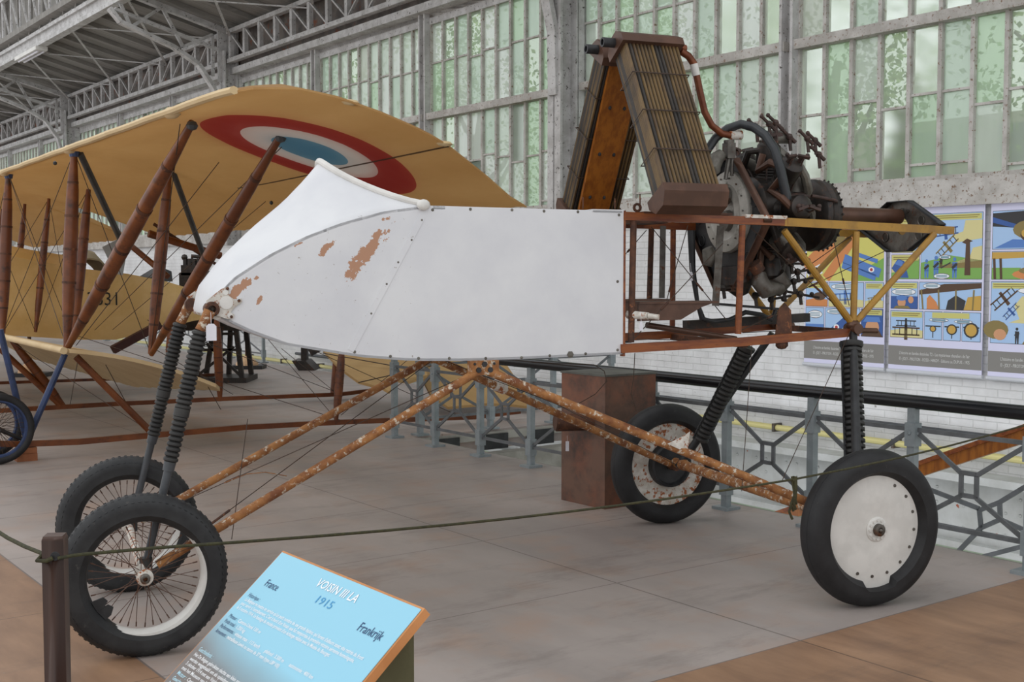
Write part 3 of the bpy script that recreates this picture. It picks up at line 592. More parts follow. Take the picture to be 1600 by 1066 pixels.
def deck_pt(v, t):
    i = min(int(v), 6); f = v-i
    sa = [SIDE[i][k]*(1-f)+SIDE[i+1][k]*f for k in (0, 1)]; ca = [CEN[i][k]*(1-f)+CEN[i+1][k]*f for k in (0, 1)]
    g = 1-abs(t)**2.3; h = (1-abs(t)**1.6)**1.25
    return Vector((sa[0]+(ca[0]-sa[0])*g, t*HW, sa[1]+(ca[1]-sa[1])*h))
b = MB(); b.grid([[deck_pt(v*.35, t/12) for t in range(-12, 13)] for v in range(21)], (.004, 0, -.012))
b.build('front_decking', M['shell'], V, angle=60)
rim = [deck_pt(7, t/12)+Vector((.0, 0, .004)) for t in range(-12, 13)]
b = MB(); b.path(rim, .017, 10); b.ball(rim[0]+Vector((-.02, -.01, -.002)), .034, 12, (1, .6, .8)); b.ball(rim[-1]+Vector((-.02, .01, -.002)), .034, 12, (1, .6, .8))
b.build('cockpit_coaming', M['whitepaint'], V)
b = MB()
for x, y in ((659, 344), (643, 375), (622, 410), (604, 444), (580, 490), (554, 550), (610, 557), (654, 560), (702, 560), (759, 560), (815, 559), (859, 556), (915, 553), (965, 547), (676, 328), (735, 327), (800, 328), (850, 330), (903, 331), (967, 336), (965, 440)):
    p = Vector(VS(x, y, -HW)); b.lathe(p+Vector((0, .001, 0)), (0, -1, 0), [(0, .008), (.003, .007), (.005, 0)], 10)
p = Vector(VS(891, 554, -HW)); b.lathe(p, (0, -1, 0), [(0, .018), (.004, .018), (.006, .012)], 6)
b.build('screw_heads', M['alu'], V)
b = MB(); p, q = Vector(VS(660, 338, -HW-.001)), Vector(VS(548, 548, -HW-.001)); b.beam(p, q, .003, .03, (1, 0, 0)); b.build('seam_strip', M['shell'], V); b = MB(); b.beam(Vector(VS(974, 329, -HW-.001)), Vector(VS(974, 550, -HW-.001)), .003, .012, (1, 0, 0))
b.build('seam_strip', M['shell'], V)
b = MB(); b.box((2.372, -HW-.004, 1.225), (2.384, -HW+.03, 1.968)); b.box((2.372, HW-.03, 1.225), (2.384, HW, 1.968)); b.build('frame_edge', M['wood'], V)
# nose bracket plates
def bracket(sg):
    b = MB(); s0 = sg*(HW+.004)
    pts = [(322, 470), (345, 452), (352, 449), (358, 452), (357, 462), (368, 470), (377, 466), (378, 472), (366, 480), (360, 488), (366, 492), (364, 498), (356, 499), (335, 492), (322, 486)]
    b.prism([(VS(x, y, -HW)[0], s0, VS(x, y, -HW)[2]) for x, y in pts], (0, sg*.006, 0))
    b.mi = 1
    for x, y, r in ((353, 473, .030), (352, 457, .012), (359, 493, .012)):
        q = VS(x, y, -HW); b.lathe((q[0], s0+sg*.006, q[2]), (0, sg, 0), [(0, r), (.002, r)], 16)
    b.mi = 2
    for x, y in ((355, 451), (373, 470), (361, 495)): q = VS(x, y, -HW); b.lathe((q[0], s0+sg*.006, q[2]), (0, sg, 0), [(0, .008), (.004, .007)], 6)
    b.mi = 3
    q = VS(330, 483, -HW); b.lathe((q[0], sg*(HW-.03), q[2]), (0, sg, 0), [(0, .034), (.065, .034), (.07, .03), (.07, .017), (.04, .017)], 18)
    return b.build('nose_bracket', [M['rustwhite'], M['whitepaint'], M['rustdark'], M['rustdark']], V)
bracket(-1); bracket(1)
MB().tube((.345, -HW, 1.46), (.345, HW, 1.46), .02).build('nose_cross_tube', M['rustwhite'], V)
# front spring legs
def bellows(b, p, q, r, pitch=.021):
    p, q = Vector(p), Vector(q); l = (q-p).length; n = int(l/pitch); pr = []
    for i in range(n):
        t = i*l/n; pr += [(t, r*.74), (t+l/n*.25, r*.97), (t+l/n*.5, r), (t+l/n*.75, r*.97)]
    pr.append((l, r*.74)); b.lathe(p, q-p, pr, 16)
def front_leg(sg):
    def Pt(x, y, s_): q = VS(x, y, -s_); return Vector((q[0], sg*s_, q[2]))
    top, c0, c1, foot = Pt(328, 486, .43), Pt(313, 517, .435), Pt(266, 722, .46), Pt(228, 882, .485)
    leg = MB().path([c1, foot], [.019, .017], 12).build('suspension_leg', M['slate'], V)
    b = MB(); b.path([top, (top+c0)/2, c0], [.028, .024, .026], 12); b.build('leg_socket', M['rust'], leg, label='rusty socket below the nose bracket')
    b = MB(); mid = c0.lerp(c1, .62); bellows(b, c0, mid-(c1-c0)*.02, .036); bellows(b, mid+(c1-c0)*.03, c1, .033); b.tube(mid-(c1-c0)*.025, mid+(c1-c0)*.035, .035, n=16); b.build('bellows', M['bellows'], leg)
    b = MB(); b.tube(c1-(c0-c1)*.0, c1+(foot-c1)*.09, .027, .025); b.build('collar', M['slate'], leg)
    b = MB(); b.tube(foot+Vector((0, 0, .03)), foot-Vector((0, 0, .05)), .028); b.build('foot', M['bellows'], leg)
front_leg(-1); front_leg(1)
# wheels
def wheel(name, c, out, Rr, r, kind, rim_r, tread=True):
    """c centre, out: outward direction (+-1 along y)"""
    c = Vector(c); ax = Vector((0, 1, 0))
    b = MB()
    if kind == 'spoked':
        prof = [(-.040, rim_r+.034), (-.038, rim_r+.012), (-.026, rim_r+.004), (-.01, rim_r), (.01, rim_r), (.026, rim_r+.004), (.038, rim_r+.012), (.040, rim_r+.034)]
        b.lathe(c, ax, prof, 48, closed=True)
    else:
        o = out
        for k in range(9): a = R(-115+k*22); b.mi = 1; b.lathe(c+Vector((math.cos(a)*rim_r*.93, o*.035, math.sin(a)*rim_r*.93)), (0, o, 0), [(0, .009), (.005, .008)], 8)
        b.mi = 0
        b.lathe(c, (0, o, 0), [(.035, 0), (.045, .05), (.052, .07), (.040, rim_r*.8), (.035, rim_r*.97), (.03, rim_r+.042), (-.03, rim_r+.042), (-.035, rim_r*.95), (-.03, rim_r*.5), (-.03, 0)], 48)
    wh = b.build(name, [M['whitepaint'] if kind != 'inner' else M['rustwhite'], M['steel']], V)
    b = MB(); n = 22; NA = 96; rc = Rr-r; vs = []
    def inner(t):
        t = (math.degrees(t)+540) % 360-180
        if kind == 'spoked': return rim_r-.004+.026*max(0, math.cos(R(t+40)))**1.2 if abs(t+35) < 90 else rim_r-.006
        if kind == 'disc' and abs(t+88) < 17: return rim_r+.040
        return rim_r+.004
    for i in range(NA):
        t = 2*math.pi*i/NA; ri = inner(t)
        for j in range(n):
            a = 2*math.pi*j/n; ca = math.cos(a)
            rad = rc+ca*r if ca > 0 else rc+ca*(rc-ri)
            y = math.copysign(min(1, abs(math.sin(a))*1.12)**.8, math.sin(a))*r*.95*(1 if ca > -.5 else .86)
            vs.append(c+Vector((math.cos(t)*rad, y, math.sin(t)*rad)))
    b.add(vs, [(i*n+j, i*n+(j+1) % n, ((i+1) % NA)*n+(j+1) % n, ((i+1) % NA)*n+j) for i in range(NA) for j in range(n)])
    if kind == 'spoked' and c.y < 0:
        for ang_ in (-152, -140):
            p = c+Vector((math.cos(R(ang_))*.235, -.03, math.sin(R(ang_))*.235)); d = Vector((-math.cos(R(ang_)), 0, -math.sin(R(ang_)))); tg = Vector((-d.z, 0, d.x))
            b.prism([p-tg*.03, p+tg*.02, p+d*.05+tg*.012, p+d*.058-tg*.012, p+d*.03-tg*.03], (0, .012, 0))
    if tread:
        for k in range(72):
            a = 2*math.pi*k/72
            for sd in (-1, 1):
                for t0, t1 in ((.28, .72), ):
                    def pp(th, lift): 
                        rr = rc+math.cos(th)*(r+lift); return rr, math.sin(th)*(r*.92+lift)*sd
                    vs = []
                    for th in (t0, t1+.25):
                        for da in (-.018, .018):
                            rr, yy = pp(th, .0045); yy *= 1.10; vs.append(c+Vector((math.cos(a+da+th*.05)*rr, yy, math.sin(a+da+th*.05)*rr)))
                            rr, yy = pp(th, -.004); vs.append(c+Vector((math.cos(a+da+th*.05)*rr, yy, math.sin(a+da+th*.05)*rr)))
                    b.add(vs, [(0, 2, 6, 4), (1, 5, 7, 3), (0, 4, 5, 1), (2, 3, 7, 6), (0, 1, 3, 2), (4, 6, 7, 5)])
    if kind != 'spoked': b.lathe(c, ax, [(-.02-.0, Rr-.001), (0, Rr+.003), (.02, Rr-.001)], 64, closed=False)
    b.build('tyre', M['tyre2'] if tread else M['tyre'], wh)
    b = MB()
    if kind == 'spoked':
        for k in range(40):
            a = 2*math.pi*k/40; sd = 1 if k % 2 else -1; lean = (.55 if (k//2) % 2 else -.55)
            p = c+Vector((math.cos(a+lean)*.03, sd*.055, math.sin(a+lean)*.03)); q = c+Vector((math.cos(a)*(rim_r-.01), sd*.004, math.sin(a)*(rim_r-.01)))
            b.tube(p, q, .0016, n=5); b.tube(q+(p-q)*.10, q, .0032, n=5)
        b.build('spokes', M['brownmetal'], wh)
    h = MB()
    if kind == 'spoked':
        h.lathe(c, ax, [(-.075, .018), (-.07, .024), (-.06, .036), (-.052, .036), (-.048, .022), (.048, .022), (.052, .036), (.06, .036), (.07, .024), (.075, .018)], 20)
        h.build('hub', M['rustwhite'], wh)
        h = MB(); h.lathe(c+Vector((0, out*.065, 0)), (0, out, 0), [(0, .022), (.022, .021), (.026, .017), (.026, .010), (.01, .010)], 16); h.build('hub_cap', M['steel'], wh)
    elif kind == 'disc':
        h.lathe(c+Vector((0, out*.045, 0)), (0, out, 0), [(0, .062), (.008, .062), (.012, .056), (.012, .034), (.016, .032), (.016, 0)], 28)
        for k in range(12): a = k*math.pi/6; h.lathe(c+Vector((math.cos(a)*.047, out*.055, math.sin(a)*.047)), (0, out, 0), [(0, .009), (.008, .008)], 6)
        h.build('hub', M['whitepaint'], wh)
        h = MB(); h.lathe(c+Vector((0, out*.055, 0)), (0, out, 0), [(0, .032), (.024, .030), (.027, .022), (.027, .014), (.005, .014)], 18); h.ball(c+Vector((0, out*.08, 0)), .012, 8); h.build('hub_cap', M['steel'], wh)
    else:
        h.lathe(c+Vector((0, -out*.03, 0)), (0, -out, 0), [(0, .15), (.05, .145), (.055, .13), (.03, .12), (.03, 0)], 32); h.build('brake_drum', M['black'], wh)
        h = MB(); h.tube(c+Vector((0, -out*.04, 0)), c+Vector((0, -out*.14, 0)), .03); h.build('hub', M['rustdark'], wh)
    return wh
FR_, RR_ = .352, .39
wheel('front_wheel', (0, -.56, .352), -1, .352, .064, 'spoked', .238)
wheel('front_wheel', (0, .56, .352), 1, .352, .064, 'spoked', .238)
wheel('rear_wheel', (3.42, -1.05, RR_), -1, RR_, .078, 'disc', .255, False)
wheel('rear_wheel', (3.42, 1.05, RR_+.005), 1, RR_+.005, .082, 'inner', .262, False)
MB().tube((0, -.5, .352), (0, .5, .352), .02).build('front_axle', M['rustwhite'], V)
b = MB(); b.tube((3.42, -1.0, RR_), (3.42, .93, RR_+.03), .031, n=14); b.lathe((3.42, .80, RR_+.03), (0, 1, 0), [(0, .036), (.04, .036)], 14); b.build('rear_axle', M['rust'], V)
# radius rods from the keel joints
PN, PF = Vector((1.61, -.41, 1.19)), Vector((1.61, .41, 1.19))
for sg, Pv in ((-1, PN), (1, PF)):
    b = MB(); b.path([Pv+Vector((-.03, 0, -.02)), Vector((.06, sg*.50, .375))], .021, 12); rod = b.build('radius_rod', M['rust'] if sg < 0 else M['rust'], V)
    b = MB(); b.path([Pv+Vector((.03, 0, -.02)), Vector((3.36, sg*(.93 if sg < 0 else .90), .42))], .0225, 12); rod2 = b.build('radius_rod', M['rust'], V)
    b = MB(); b.box((Pv.x-.075, Pv.y-.02, Pv.z-.035), (Pv.x+.075, Pv.y+.02, Pv.z+.035)); b.mi = 1
    for dx, dz in ((-.03, -.01), (.03, -.01), (0, .018), (-.05, .02), (.05, .02)): b.lathe((Pv.x+dx, Pv.y-.02, Pv.z+dz), (0, -1, 0), [(0, .014 if abs(dx) < .04 else .007), (.006, .013 if abs(dx) < .04 else .006)], 12)
    b.build('keel_joint', [M['rust'], M['black']], V)
b = MB(); p = PN.lerp(Vector((3.36, -.93, .42)), .52); b.prism([p+Vector((-.05, -.024, .02)), p+Vector((.06, -.024, -.03)), p+Vector((.075, -.024, .075)), p+Vector((.05, -.024, .06))], (0, .004, 0)); b.build('torn_sleeve', M['rustwhite'], V, label='torn white metal sleeve flap')
b = MB(); p = PF.lerp(Vector((3.36, .90, .42)), .23); q = PF.lerp(Vector((3.36, .90, .42)), .27); b.tube(p, q, .034); b.build('rod_clamp', M['rustwhite'], V)
# rear structure : longerons
tr0, tr1, tr2 = Vector((2.375, -HW, 1.94)), Vector((3.35, -.395, 1.925)), Vector((4.50, -.36, 1.895))
def L2(pts, w_, h, name, m_, lab=None, par=None):
    b = MB()
    for p, q in zip(pts, pts[1:]): b.beam(p, q, w_, h)
    return b.build(name, M[m_], par or V, label=lab)
for sg in (-1, 1):
    f_ = lambda v: Vector((v.x, v.y*(-sg), v.z))
    L2([f_(tr0), f_(tr1)], .035, .042, 'upper_longeron', 'wood')
    L2([f_(tr1)+Vector((-.02, 0, 0)), f_(tr2)], .036, .044, 'upper_longeron_tail', 'yellowwood', 'ochre painted rear section')
    b = MB(); b.beam(f_(Vector((3.08, -HW-.001, 1.952))), f_(Vector((3.34, -HW-.001, 1.948))), .037, .018); b.build('peeling_cap', M['rustwhite'], V)
    L2([Vector((2.36, -HW*(-sg)*1.0 if sg > 0 else -HW, 1.265)), Vector((3.08, sg*.40, 1.285)), Vector((3.82, sg*.40, 1.325))], .032, .045, 'lower_longeron', 'wood')
def strut(p, q, r, m_, name='frame_strut', n=10): return MB().tube(p, q, r, n=n).build(name, M[m_], V)
nz = -.40
strut(VS(990, 345, nz), VS(986, 535, nz), .017, 'rustdark'); strut(VS(1160, 352, nz), VS(1153, 522, nz), .018, 'wood')
strut(VS(1018, 350, .4), VS(1014, 495, .4), .017, 'rustdark')
strut((3.1, .4, 1.93), (3.1, .4, 1.29), .017, 'wood')
J = Vector(VS(1333, 508, nz)); JF = Vector((J.x, .4, J.z))
for jj, sg in ((J, -1), (JF, 1)):
    for x, y in ((1225, 360), (1338, 362), (1460, 366)):
        p = Vector(VS(x, y, -.385)); p.y = sg*.385; strut(p, jj+(p-jj)*.04, .019, 'yellowwood', 'ochre_strut')
    b = MB(); b.ball(jj, .038, 12, (1.1, .9, .8)); b.tube(jj+Vector((0, -.05, -.02)), jj+Vector((0, .05, -.02)), .03); b.tube(jj+Vector((.02, 0, -.03)), jj+Vector((.16, 0, -.035)), .015); b.build('rear_joint', M['brownmetal'], V)
for xx in (2.40, 3.1, 3.8): MB().beam((xx, -.4, 1.27 if xx < 3.5 else 1.32), (xx, .4, 1.27 if xx < 3.5 else 1.32), .03, .035).build('cross_member', M['rustdark'], V)
MB().beam((2.40, -.4, 1.93), (2.40, .4, 1.93), .03, .03).build('cross_member', M['rustdark'], V)
MB().beam((4.46, -.36, 1.895), (4.46, .36, 1.895), .03, .03).build('cross_member', M['yellowwood'], V)
# grey engine bearer straps and pans
for p0_, p1_, w0 in ((VS(1036, 353, .25), VS(1034, 466, .25), .036), (VS(1126, 353, -.25), VS(1118, 478, -.25), .042)): MB().beam(p0_, p1_, .006, w0, (1, 0, 0)).build('steel_strap', M['steel'], V)
for s_ in (-.33, .2):
    a0, a1 = VS(998, 486, -.33)[0], VS(1122, 472, -.33)[0]; z0 = 1.49
    b = MB(); b.prism([(a0, s_, z0), (a1, s_, z0+.01), (a1-.1, s_, z0-.02), (a0+.25, s_, z0-.085), (a0, s_, z0-.09)], (0, .02, 0)); b.box((a0, s_-.01, z0), (a1, s_+.14, z0+.012)); b.build('bearer_bracket', M['brownmetal'], V)
b = MB(); p = Vector(VS(988, 492, -.42)); b.tube(p+Vector((0, .05, 0)), p+Vector((.06, -.06, -.005)), .022, .018, 14); b.tube(p+Vector((.06, -.06, -.005)), p+Vector((.10, -.10, -.01)), .014); b.build('socket_stub', M['rustwhite'], V)
b = MB(); b.path([VS(1080, 360, .1), VS(1082, 420, .1), VS(1090, 475, .1), VS(1100, 500, .1)], [.022, .018, .012, .012], 10); b.build('black_column', M['black'], V)
b = MB(); b.path([VS(1092, 480, 0), VS(1096, 498, 0), VS(1115, 503, 0), VS(1140, 500, 0), VS(1165, 488, 0), VS(1190, 492, 0), VS(1205, 500, 0), VS(1212, 485, 0)], .014, 10); b.build('fuel_hose', M['black'], V)
MB().beam(VS(1070, 508, .1), VS(1262, 496, .1), .05, .05).build('engine_bearer', M['iron'], V)
MB().tube(VS(1010, 508, -.2), VS(1150, 530, -.2), .016).build('control_tube', M['brownmetal'], V)
MB().beam(VS(1120, 475, .0), VS(1215, 483, .0), .03, .014).build('flat_bar', M['black'], V)
b = MB(); p = VS(1222, 500, -.36); b.prism([(p[0]-.06, -.385, 1.30), (p[0]+.05, -.385, 1.31), (p[0]+.04, -.385, 1.45), (p[0], -.385, 1.49), (p[0]-.04, -.385, 1.45)], (0, .006, 0)); b.build('gusset_plate', M['rustdark'], V)
b = MB(); b.ball((p[0]-.02, -.39, 1.265), .035, 10, (1.2, .6, .8)); b.build('wing_socket', M['rustdark'], V)
# rear spring legs
def rear_leg(top, c0, c1, foot, r, guard):
    leg = MB().path([top, foot], [.022, .026], 12).build('rear_suspension_leg', M['black'], V)
    b = MB(); bellows(b, c0, c1, r, .030); b.lathe(c0, Vector(c1)-Vector(c0), [(0, r*1.12), (.02, r*1.12), (.03, r)], 16); b.build('bellows', M['bellows'], leg)
    b = MB(); c0, c1 = Vector(c0), Vector(c1); sd = Vector((1, 0, 0)) - (c1-c0).normalized()*((c1-c0).normalized().x)
    for k in (-1, 1):
        if guard or k == -1: b.beam(c0+sd*k*r*1.12, c1+sd*k*r*1.12, .004, .012, (1, 0, 0)); 
        n = int((c1-c0).length/.03)
        for i in range(n): q = c0.lerp(c1, (i+.5)/n)+sd*k*r*1.12; b.ball(q, .007, 6)
    b.build('guide_strip', M['black'], leg)
rear_leg(J+Vector((0, 0, -.02)), Vector(VS(1330, 535, -.42)), Vector(VS(1336, 720, -.60)), Vector((3.44, -.93, .40)), .058, False)
T2 = Vector((3.80, .40, 1.28)); B2 = Vector((3.44, .93, .42))
rear_leg(T2, Vector(VS(1167, 541, .46)), Vector(VS(1094, 688, .70)), Vector(VS(1060, 730, .86)), .052, True)
# bracing wires
def wire(p, q, r=.0022): MB().tube(p, q, r, n=5).build('bracing_wire', M['wire'], V)
def turn(p, q, t0, t1): p, q = Vector(p), Vector(q); MB().tube(p.lerp(q, t0), p.lerp(q, t1), .006, n=6).build('turnbuckle', M['rustdark'], V)
WL_ = [(VS(1018, 355, .3), VS(1135, 500, -.3)), (VS(1075, 352, .2), VS(1040, 475, .2)), (VS(1130, 380, -.38), VS(990, 530, -.38)), (VS(1010, 360, .3), VS(975, 400, .3)), (VS(1172, 355, -.38), VS(1330, 500, -.38)), (VS(1225, 362, -.1), VS(1320, 500, -.38)),
       (VS(1345, 358, .3), VS(1200, 460, .1)), (VS(1420, 375, .3), VS(1235, 462, .1)), (VS(1300, 365, .35), VS(1327, 478, .3)), (VS(1160, 520, .3), VS(1260, 515, .3)), (VS(995, 530, .3), VS(1100, 532, -.2)), (VS(1150, 520, -.35), VS(1215, 490, -.2))]
for i, (p, q) in enumerate(WL_): wire(p, q, .0026); turn(p, q, .62, .70) if i % 2 == 0 else turn(p, q, .75, .85)
for p, q in ((VS(885, 325, -.0), (.12, -.45, .4)), ): pass
wire((1.61, -.38, 1.18), (.06, .5, .38)); wire((1.61, .38, 1.18), (.06, -.5, .38)); wire((1.64, -.38, 1.18), (3.38, .85, .42)); wire((1.64, .38, 1.18), (3.38, -.88, .42))
turn((1.61, -.38, 1.18), (.06, .5, .38), .7, .74); turn((1.61, .38, 1.18), (.06, -.5, .38), .78, .84)
wire(VS(362, 843, -.2), VS(387, 655, -.2)); wire(J, VS(1100, 960, -.4) if 0 else Vector((3.0, -.9, .62)))
wire(VS(1175, 536, -.3), VS(1185, 905, -.3) if 0 else Vector((3.15, -.3, .46)))
MB().path([VS(830, 566, -.1), VS(893, 569, -.1), VS(928, 570, -.1), VS(944, 580, -.1), VS(948, 596, -.1), VS(930, 616, -.1), VS(902, 632, -.1)], .0022, 5).build('loose_wire', M['wire'], V)
MB().path([VS(992, 552, -.38), VS(990, 590, -.36), VS(986, 615, -.34), VS(994, 642, -.32)], .0022, 5).build('loose_wire', M['wire'], V)
MB().path([VS(350, 755, -.1), VS(385, 741, -.1), VS(415, 738, -.1), VS(448, 744, -.1)], .0022, 5).build('loose_wire', M['rust'], V)
# ---- radiators : inverted V over the engine mount
def radiator(sg):
    a0, a1 = 2.48, 2.80; zt, zb = 2.82, 2.05; st, sb = sg*.13, sg*.57
    th = .145
    dirv = Vector((0, sb-st, zb-zt)).normalized(); nrm = Vector((0, dirv.z, -dirv.y))*(1 if sg > 0 else -1)   # thickness direction
    nrm = Vector((0, -dirv.z*sg, dirv.y*sg))
    top, bot = Vector((0, st, zt)), Vector((0, sb, zb))
    def shear(z): return 0.0
    na, nt_ = 14, 8
    core = MB()
    core.add([Vector((a, 0, 0))+c+nrm*t for c in (top, bot) for a in (a0+.012, a1-.012) for t in (-th/2+.012, th/2-.012)], [(0, 1, 3, 2), (4, 6, 7, 5), (0, 4, 5, 1), (2, 3, 7, 6), (0, 2, 6, 4), (1, 5, 7, 3)])
    core.mi = 1
    def tube_at(a, t):
        core.mi = 1+random.randrange(3); core.tube(Vector((a, 0, 0))+top+nrm*t, Vector((a, 0, 0))+bot+nrm*t, .0085, n=6)
    for i in range(na+1):
        a = a0+.01+(a1-a0-.02)*i/na; tube_at(a, -th/2+.01); tube_at(a, th/2-.01)
    for j in range(1, nt_):
        t = -th/2+.01+(th-.02)*j/nt_; tube_at(a0+.01, t); tube_at(a1-.01, t)
    rad = core.build('radiator', [M['black'], mat('tube_brass_%d' % sg, '6a5330', '453522', 7, rough=.5, stretch=(1, 1, .3)), mat('tube_dark_%d' % sg, '3a322b', '2b2622', 7, rough=.5), mat('tube_bronze_%d' % sg, '54402a', '6c5532', 9, rough=.5, stretch=(1, 1, .3))], V)
    # header tanks (hexagonal ends)
    for c, nm, up in ((top, 'header_tank', -1), (bot, 'bottom_tank', 1)):
        b = MB(); w0 = th/2+.02
        pr = [(0, -w0), (0, w0), (.045, w0), (.10, w0*.45), (.10, -w0*.45), (.045, -w0)]
        ring = [c+dirv*(t*up)+nrm*k for t, k in pr]
        b.prism([Vector((a0-.02, 0, 0))+v for v in ring], (a1-a0+.045, 0, 0)); b.build(nm, M['brownmetal'], rad)
    q = top-dirv*.055; MB().lathe(Vector((a0-.02, 0, 0))+q, (-1, 0, 0), [(0, .026), (.07, .026), (.07, .017), (.03, .017)], 16).build('tank_pipe', M['black'], rad); MB().lathe(Vector((a1+.02, 0, 0))+q, (1, 0, 0), [(0, .022), (.07, .020)], 12).build('tank_pipe', M['copper'], rad)
    for k in range(3):
        c = top.lerp(bot, .22+.27*k); b = MB(); w1 = th/2+.006
        ring = [Vector((a0-.008, 0, 0))+c-nrm*w1, Vector((a1+.004, 0, 0))+c-nrm*w1, Vector((a1+.004, 0, 0))+c+nrm*w1, Vector((a0-.008, 0, 0))+c+nrm*w1]
        b.path(ring, .0035, 6, closed=True); b.build('clamp_wire', M['wire'], rad)
    return rad
radiator(-1); radiator(1)
p, q = Vector((2.61, .035, 2.83)), Vector((2.61, .50, 1.96))
b = MB(); b.beam(p, q, .19, .022, (0, 1, .5)); br_ = b.build('radiator_board', M['board'], V, label='varnished wooden board inside the far radiator')
b = MB()
for t in (.30, .58, .85):
    for k in (-.045, .045): c = p.lerp(q, t)+Vector((k, 0, 0)); b.ball(c+Vector((0, -.013, 0)), .009, 8); b.ball(c+Vector((-.0, -.012, -.004)), .010, 8)
b.build('board_bolts', M['black'], br_)
MB().box((2.38, .1, 1.93), (2.9, .42, 1.95)).build('radiator_deck', M['rustdark'], V); MB().box((2.48, -.42, 1.955), (3.0, -.2, 1.965)).build('radiator_deck', M['rustdark'], V)
b = MB(); p = VS(995, 320, -.38); b.lathe((p[0], -.39, p[2]-.015), (0, 1, 0), [(0, .024), (.01, .024), (.01, .012), (0, .012)], 14, closed=True); b.build('deck_eyelet', M['rustdark'], V)
for x, y in ((961, 310), (911, 308), (1000, 303)): MB().tube(VS(x, 326, -.3), VS(x, y, -.3), .0035, n=6).build('deck_pin', M['rustdark'], V)
# ---- engine
EC = Vector((3.46, 0, 1.995)); AX = Vector((1, 0, 0))
b = MB(); b.lathe(EC+Vector((-.16, 0, 0)), AX, [(0, .10), (.02, .16), (.06, .20), (.26, .20), (.30, .16), (.34, .10)], 36)
E_ = b.build('engine', M['iron'], V, label='bare radial engine with dark oily cylinders')
b = MB(); o = EC+Vector((-.235, 0, 0)); b.lathe(o, AX, [(0, .075), (-.012, .09), (-.012, .15), (-.018, .16), (-.012, .225), (0, .232), (.02, .232)], 48); b.build('front_cover', M['pale'], E_, label='pale cast front cover ring')
b = MB(); b.lathe(o+Vector((-.015, -.02, .09)), -AX, [(0, .05), (.03, .05), (.035, .04), (.035, .02), (.05, .02), (.05, 0)], 18); b.lathe(o+Vector((-.01, -.03, -.05)), -AX, [(0, .06), (.03, .055), (.03, 0)], 18)
for k in range(14): a = k*.45; b.ball(o+Vector((-.02, math.cos(a)*.19, math.sin(a)*.19)), .006, 6)
b.build('front_gear', M['steel'], E_)
# black lozenge bearer plate with lightening holes
def plate(a, hw, ht_up, ht_dn, ctr, holes, m_, flange, name, r_c, th=.006):
    b = MB(); N = 40
    cor = [(-hw, 0), (-.09, ht_up), (.09, ht_up), (hw, 0), (.09, -ht_dn), (-.09, -ht_dn)]
    outer = []
    for i in range(6):
        p, q = Vector(cor[i]), Vector(cor[(i+1) % 6])
        for j in range(8): outer.append(p.lerp(q, j/8))
    ang = [math.atan2(v.y, v.x) for v in outer]; inner = [Vector((math.cos(t)*r_c, math.sin(t)*r_c)) for t in ang]
    n = len(outer); mid = [inner[i].lerp(outer[i], .5) for i in range(n)]
    def P3(v, da): return (a+da, v.x, ctr+v.y)
    vs = [P3(v, 0) for v in inner]+[P3(v, 0) for v in outer]+[P3(v, th) for v in inner]+[P3(v, th) for v in outer]
    fs = []
    for i in range(n):
        j = (i+1) % n; fs += [(i, j, n+j, n+i), (2*n+i, 3*n+i, 3*n+j, 2*n+j), (i, 2*n+i, 2*n+j, j), (n+i, n+j, 3*n+j, 3*n+i)]
    b.add(vs, fs)
    b.mi = 0
    for (y, z, r, ry) in holes: b.mi = 0; b.lathe((a-.004, y, ctr+z), (1, 0, 0), [(0, r), (-.003, r*.9), (.0, r*.8)], 16); b.mi = 1; b.lathe((a-.002, y, ctr+z), (1, 0, 0), [(-.001, r*.85), (.0, r*.85)], 16)
    b.mi = 0
    pl = b.build(name, [M[m_], M['pale']], V)
    f2 = MB(); 
    pts = [Vector(P3(v, 0)) for v in outer]
    for i in range(n): f2.beam(pts[i]+Vector((-.02, 0, 0)), pts[(i+1) % n]+Vector((-.02, 0, 0)), .05, .005, (0, (pts[i]-Vector((a, 0, ctr))).y, (pts[i]-Vector((a, 0, ctr))).z))
    f2.build('flange', M[flange], pl)
plate(3.24, .42, .36, .38, 1.93, [(-.26, .12, .042, 1), (-.33, .035, .028, 1), (.26, .12, .042, 1), (.33, .035, .028, 1), (-.2, -.2, .042, 1), (.2, -.2, .042, 1), (-.3, -.09, .034, 1), (.3, -.09, .034, 1)], 'black', 'brownmetal', 'front_bearer_plate', .13)
plate(4.44, .37, .15, .15, 1.93, [(-.17, .03, .03, 1), (.17, .03, .03, 1), (-.15, -.06, .03, 1), (.15, -.06, .03, 1), (0, .1, .012, 1), (-.05, .09, .01, 1), (.05, .09, .01, 1)], 'steel', 'black', 'rear_bearer_plate', .05)
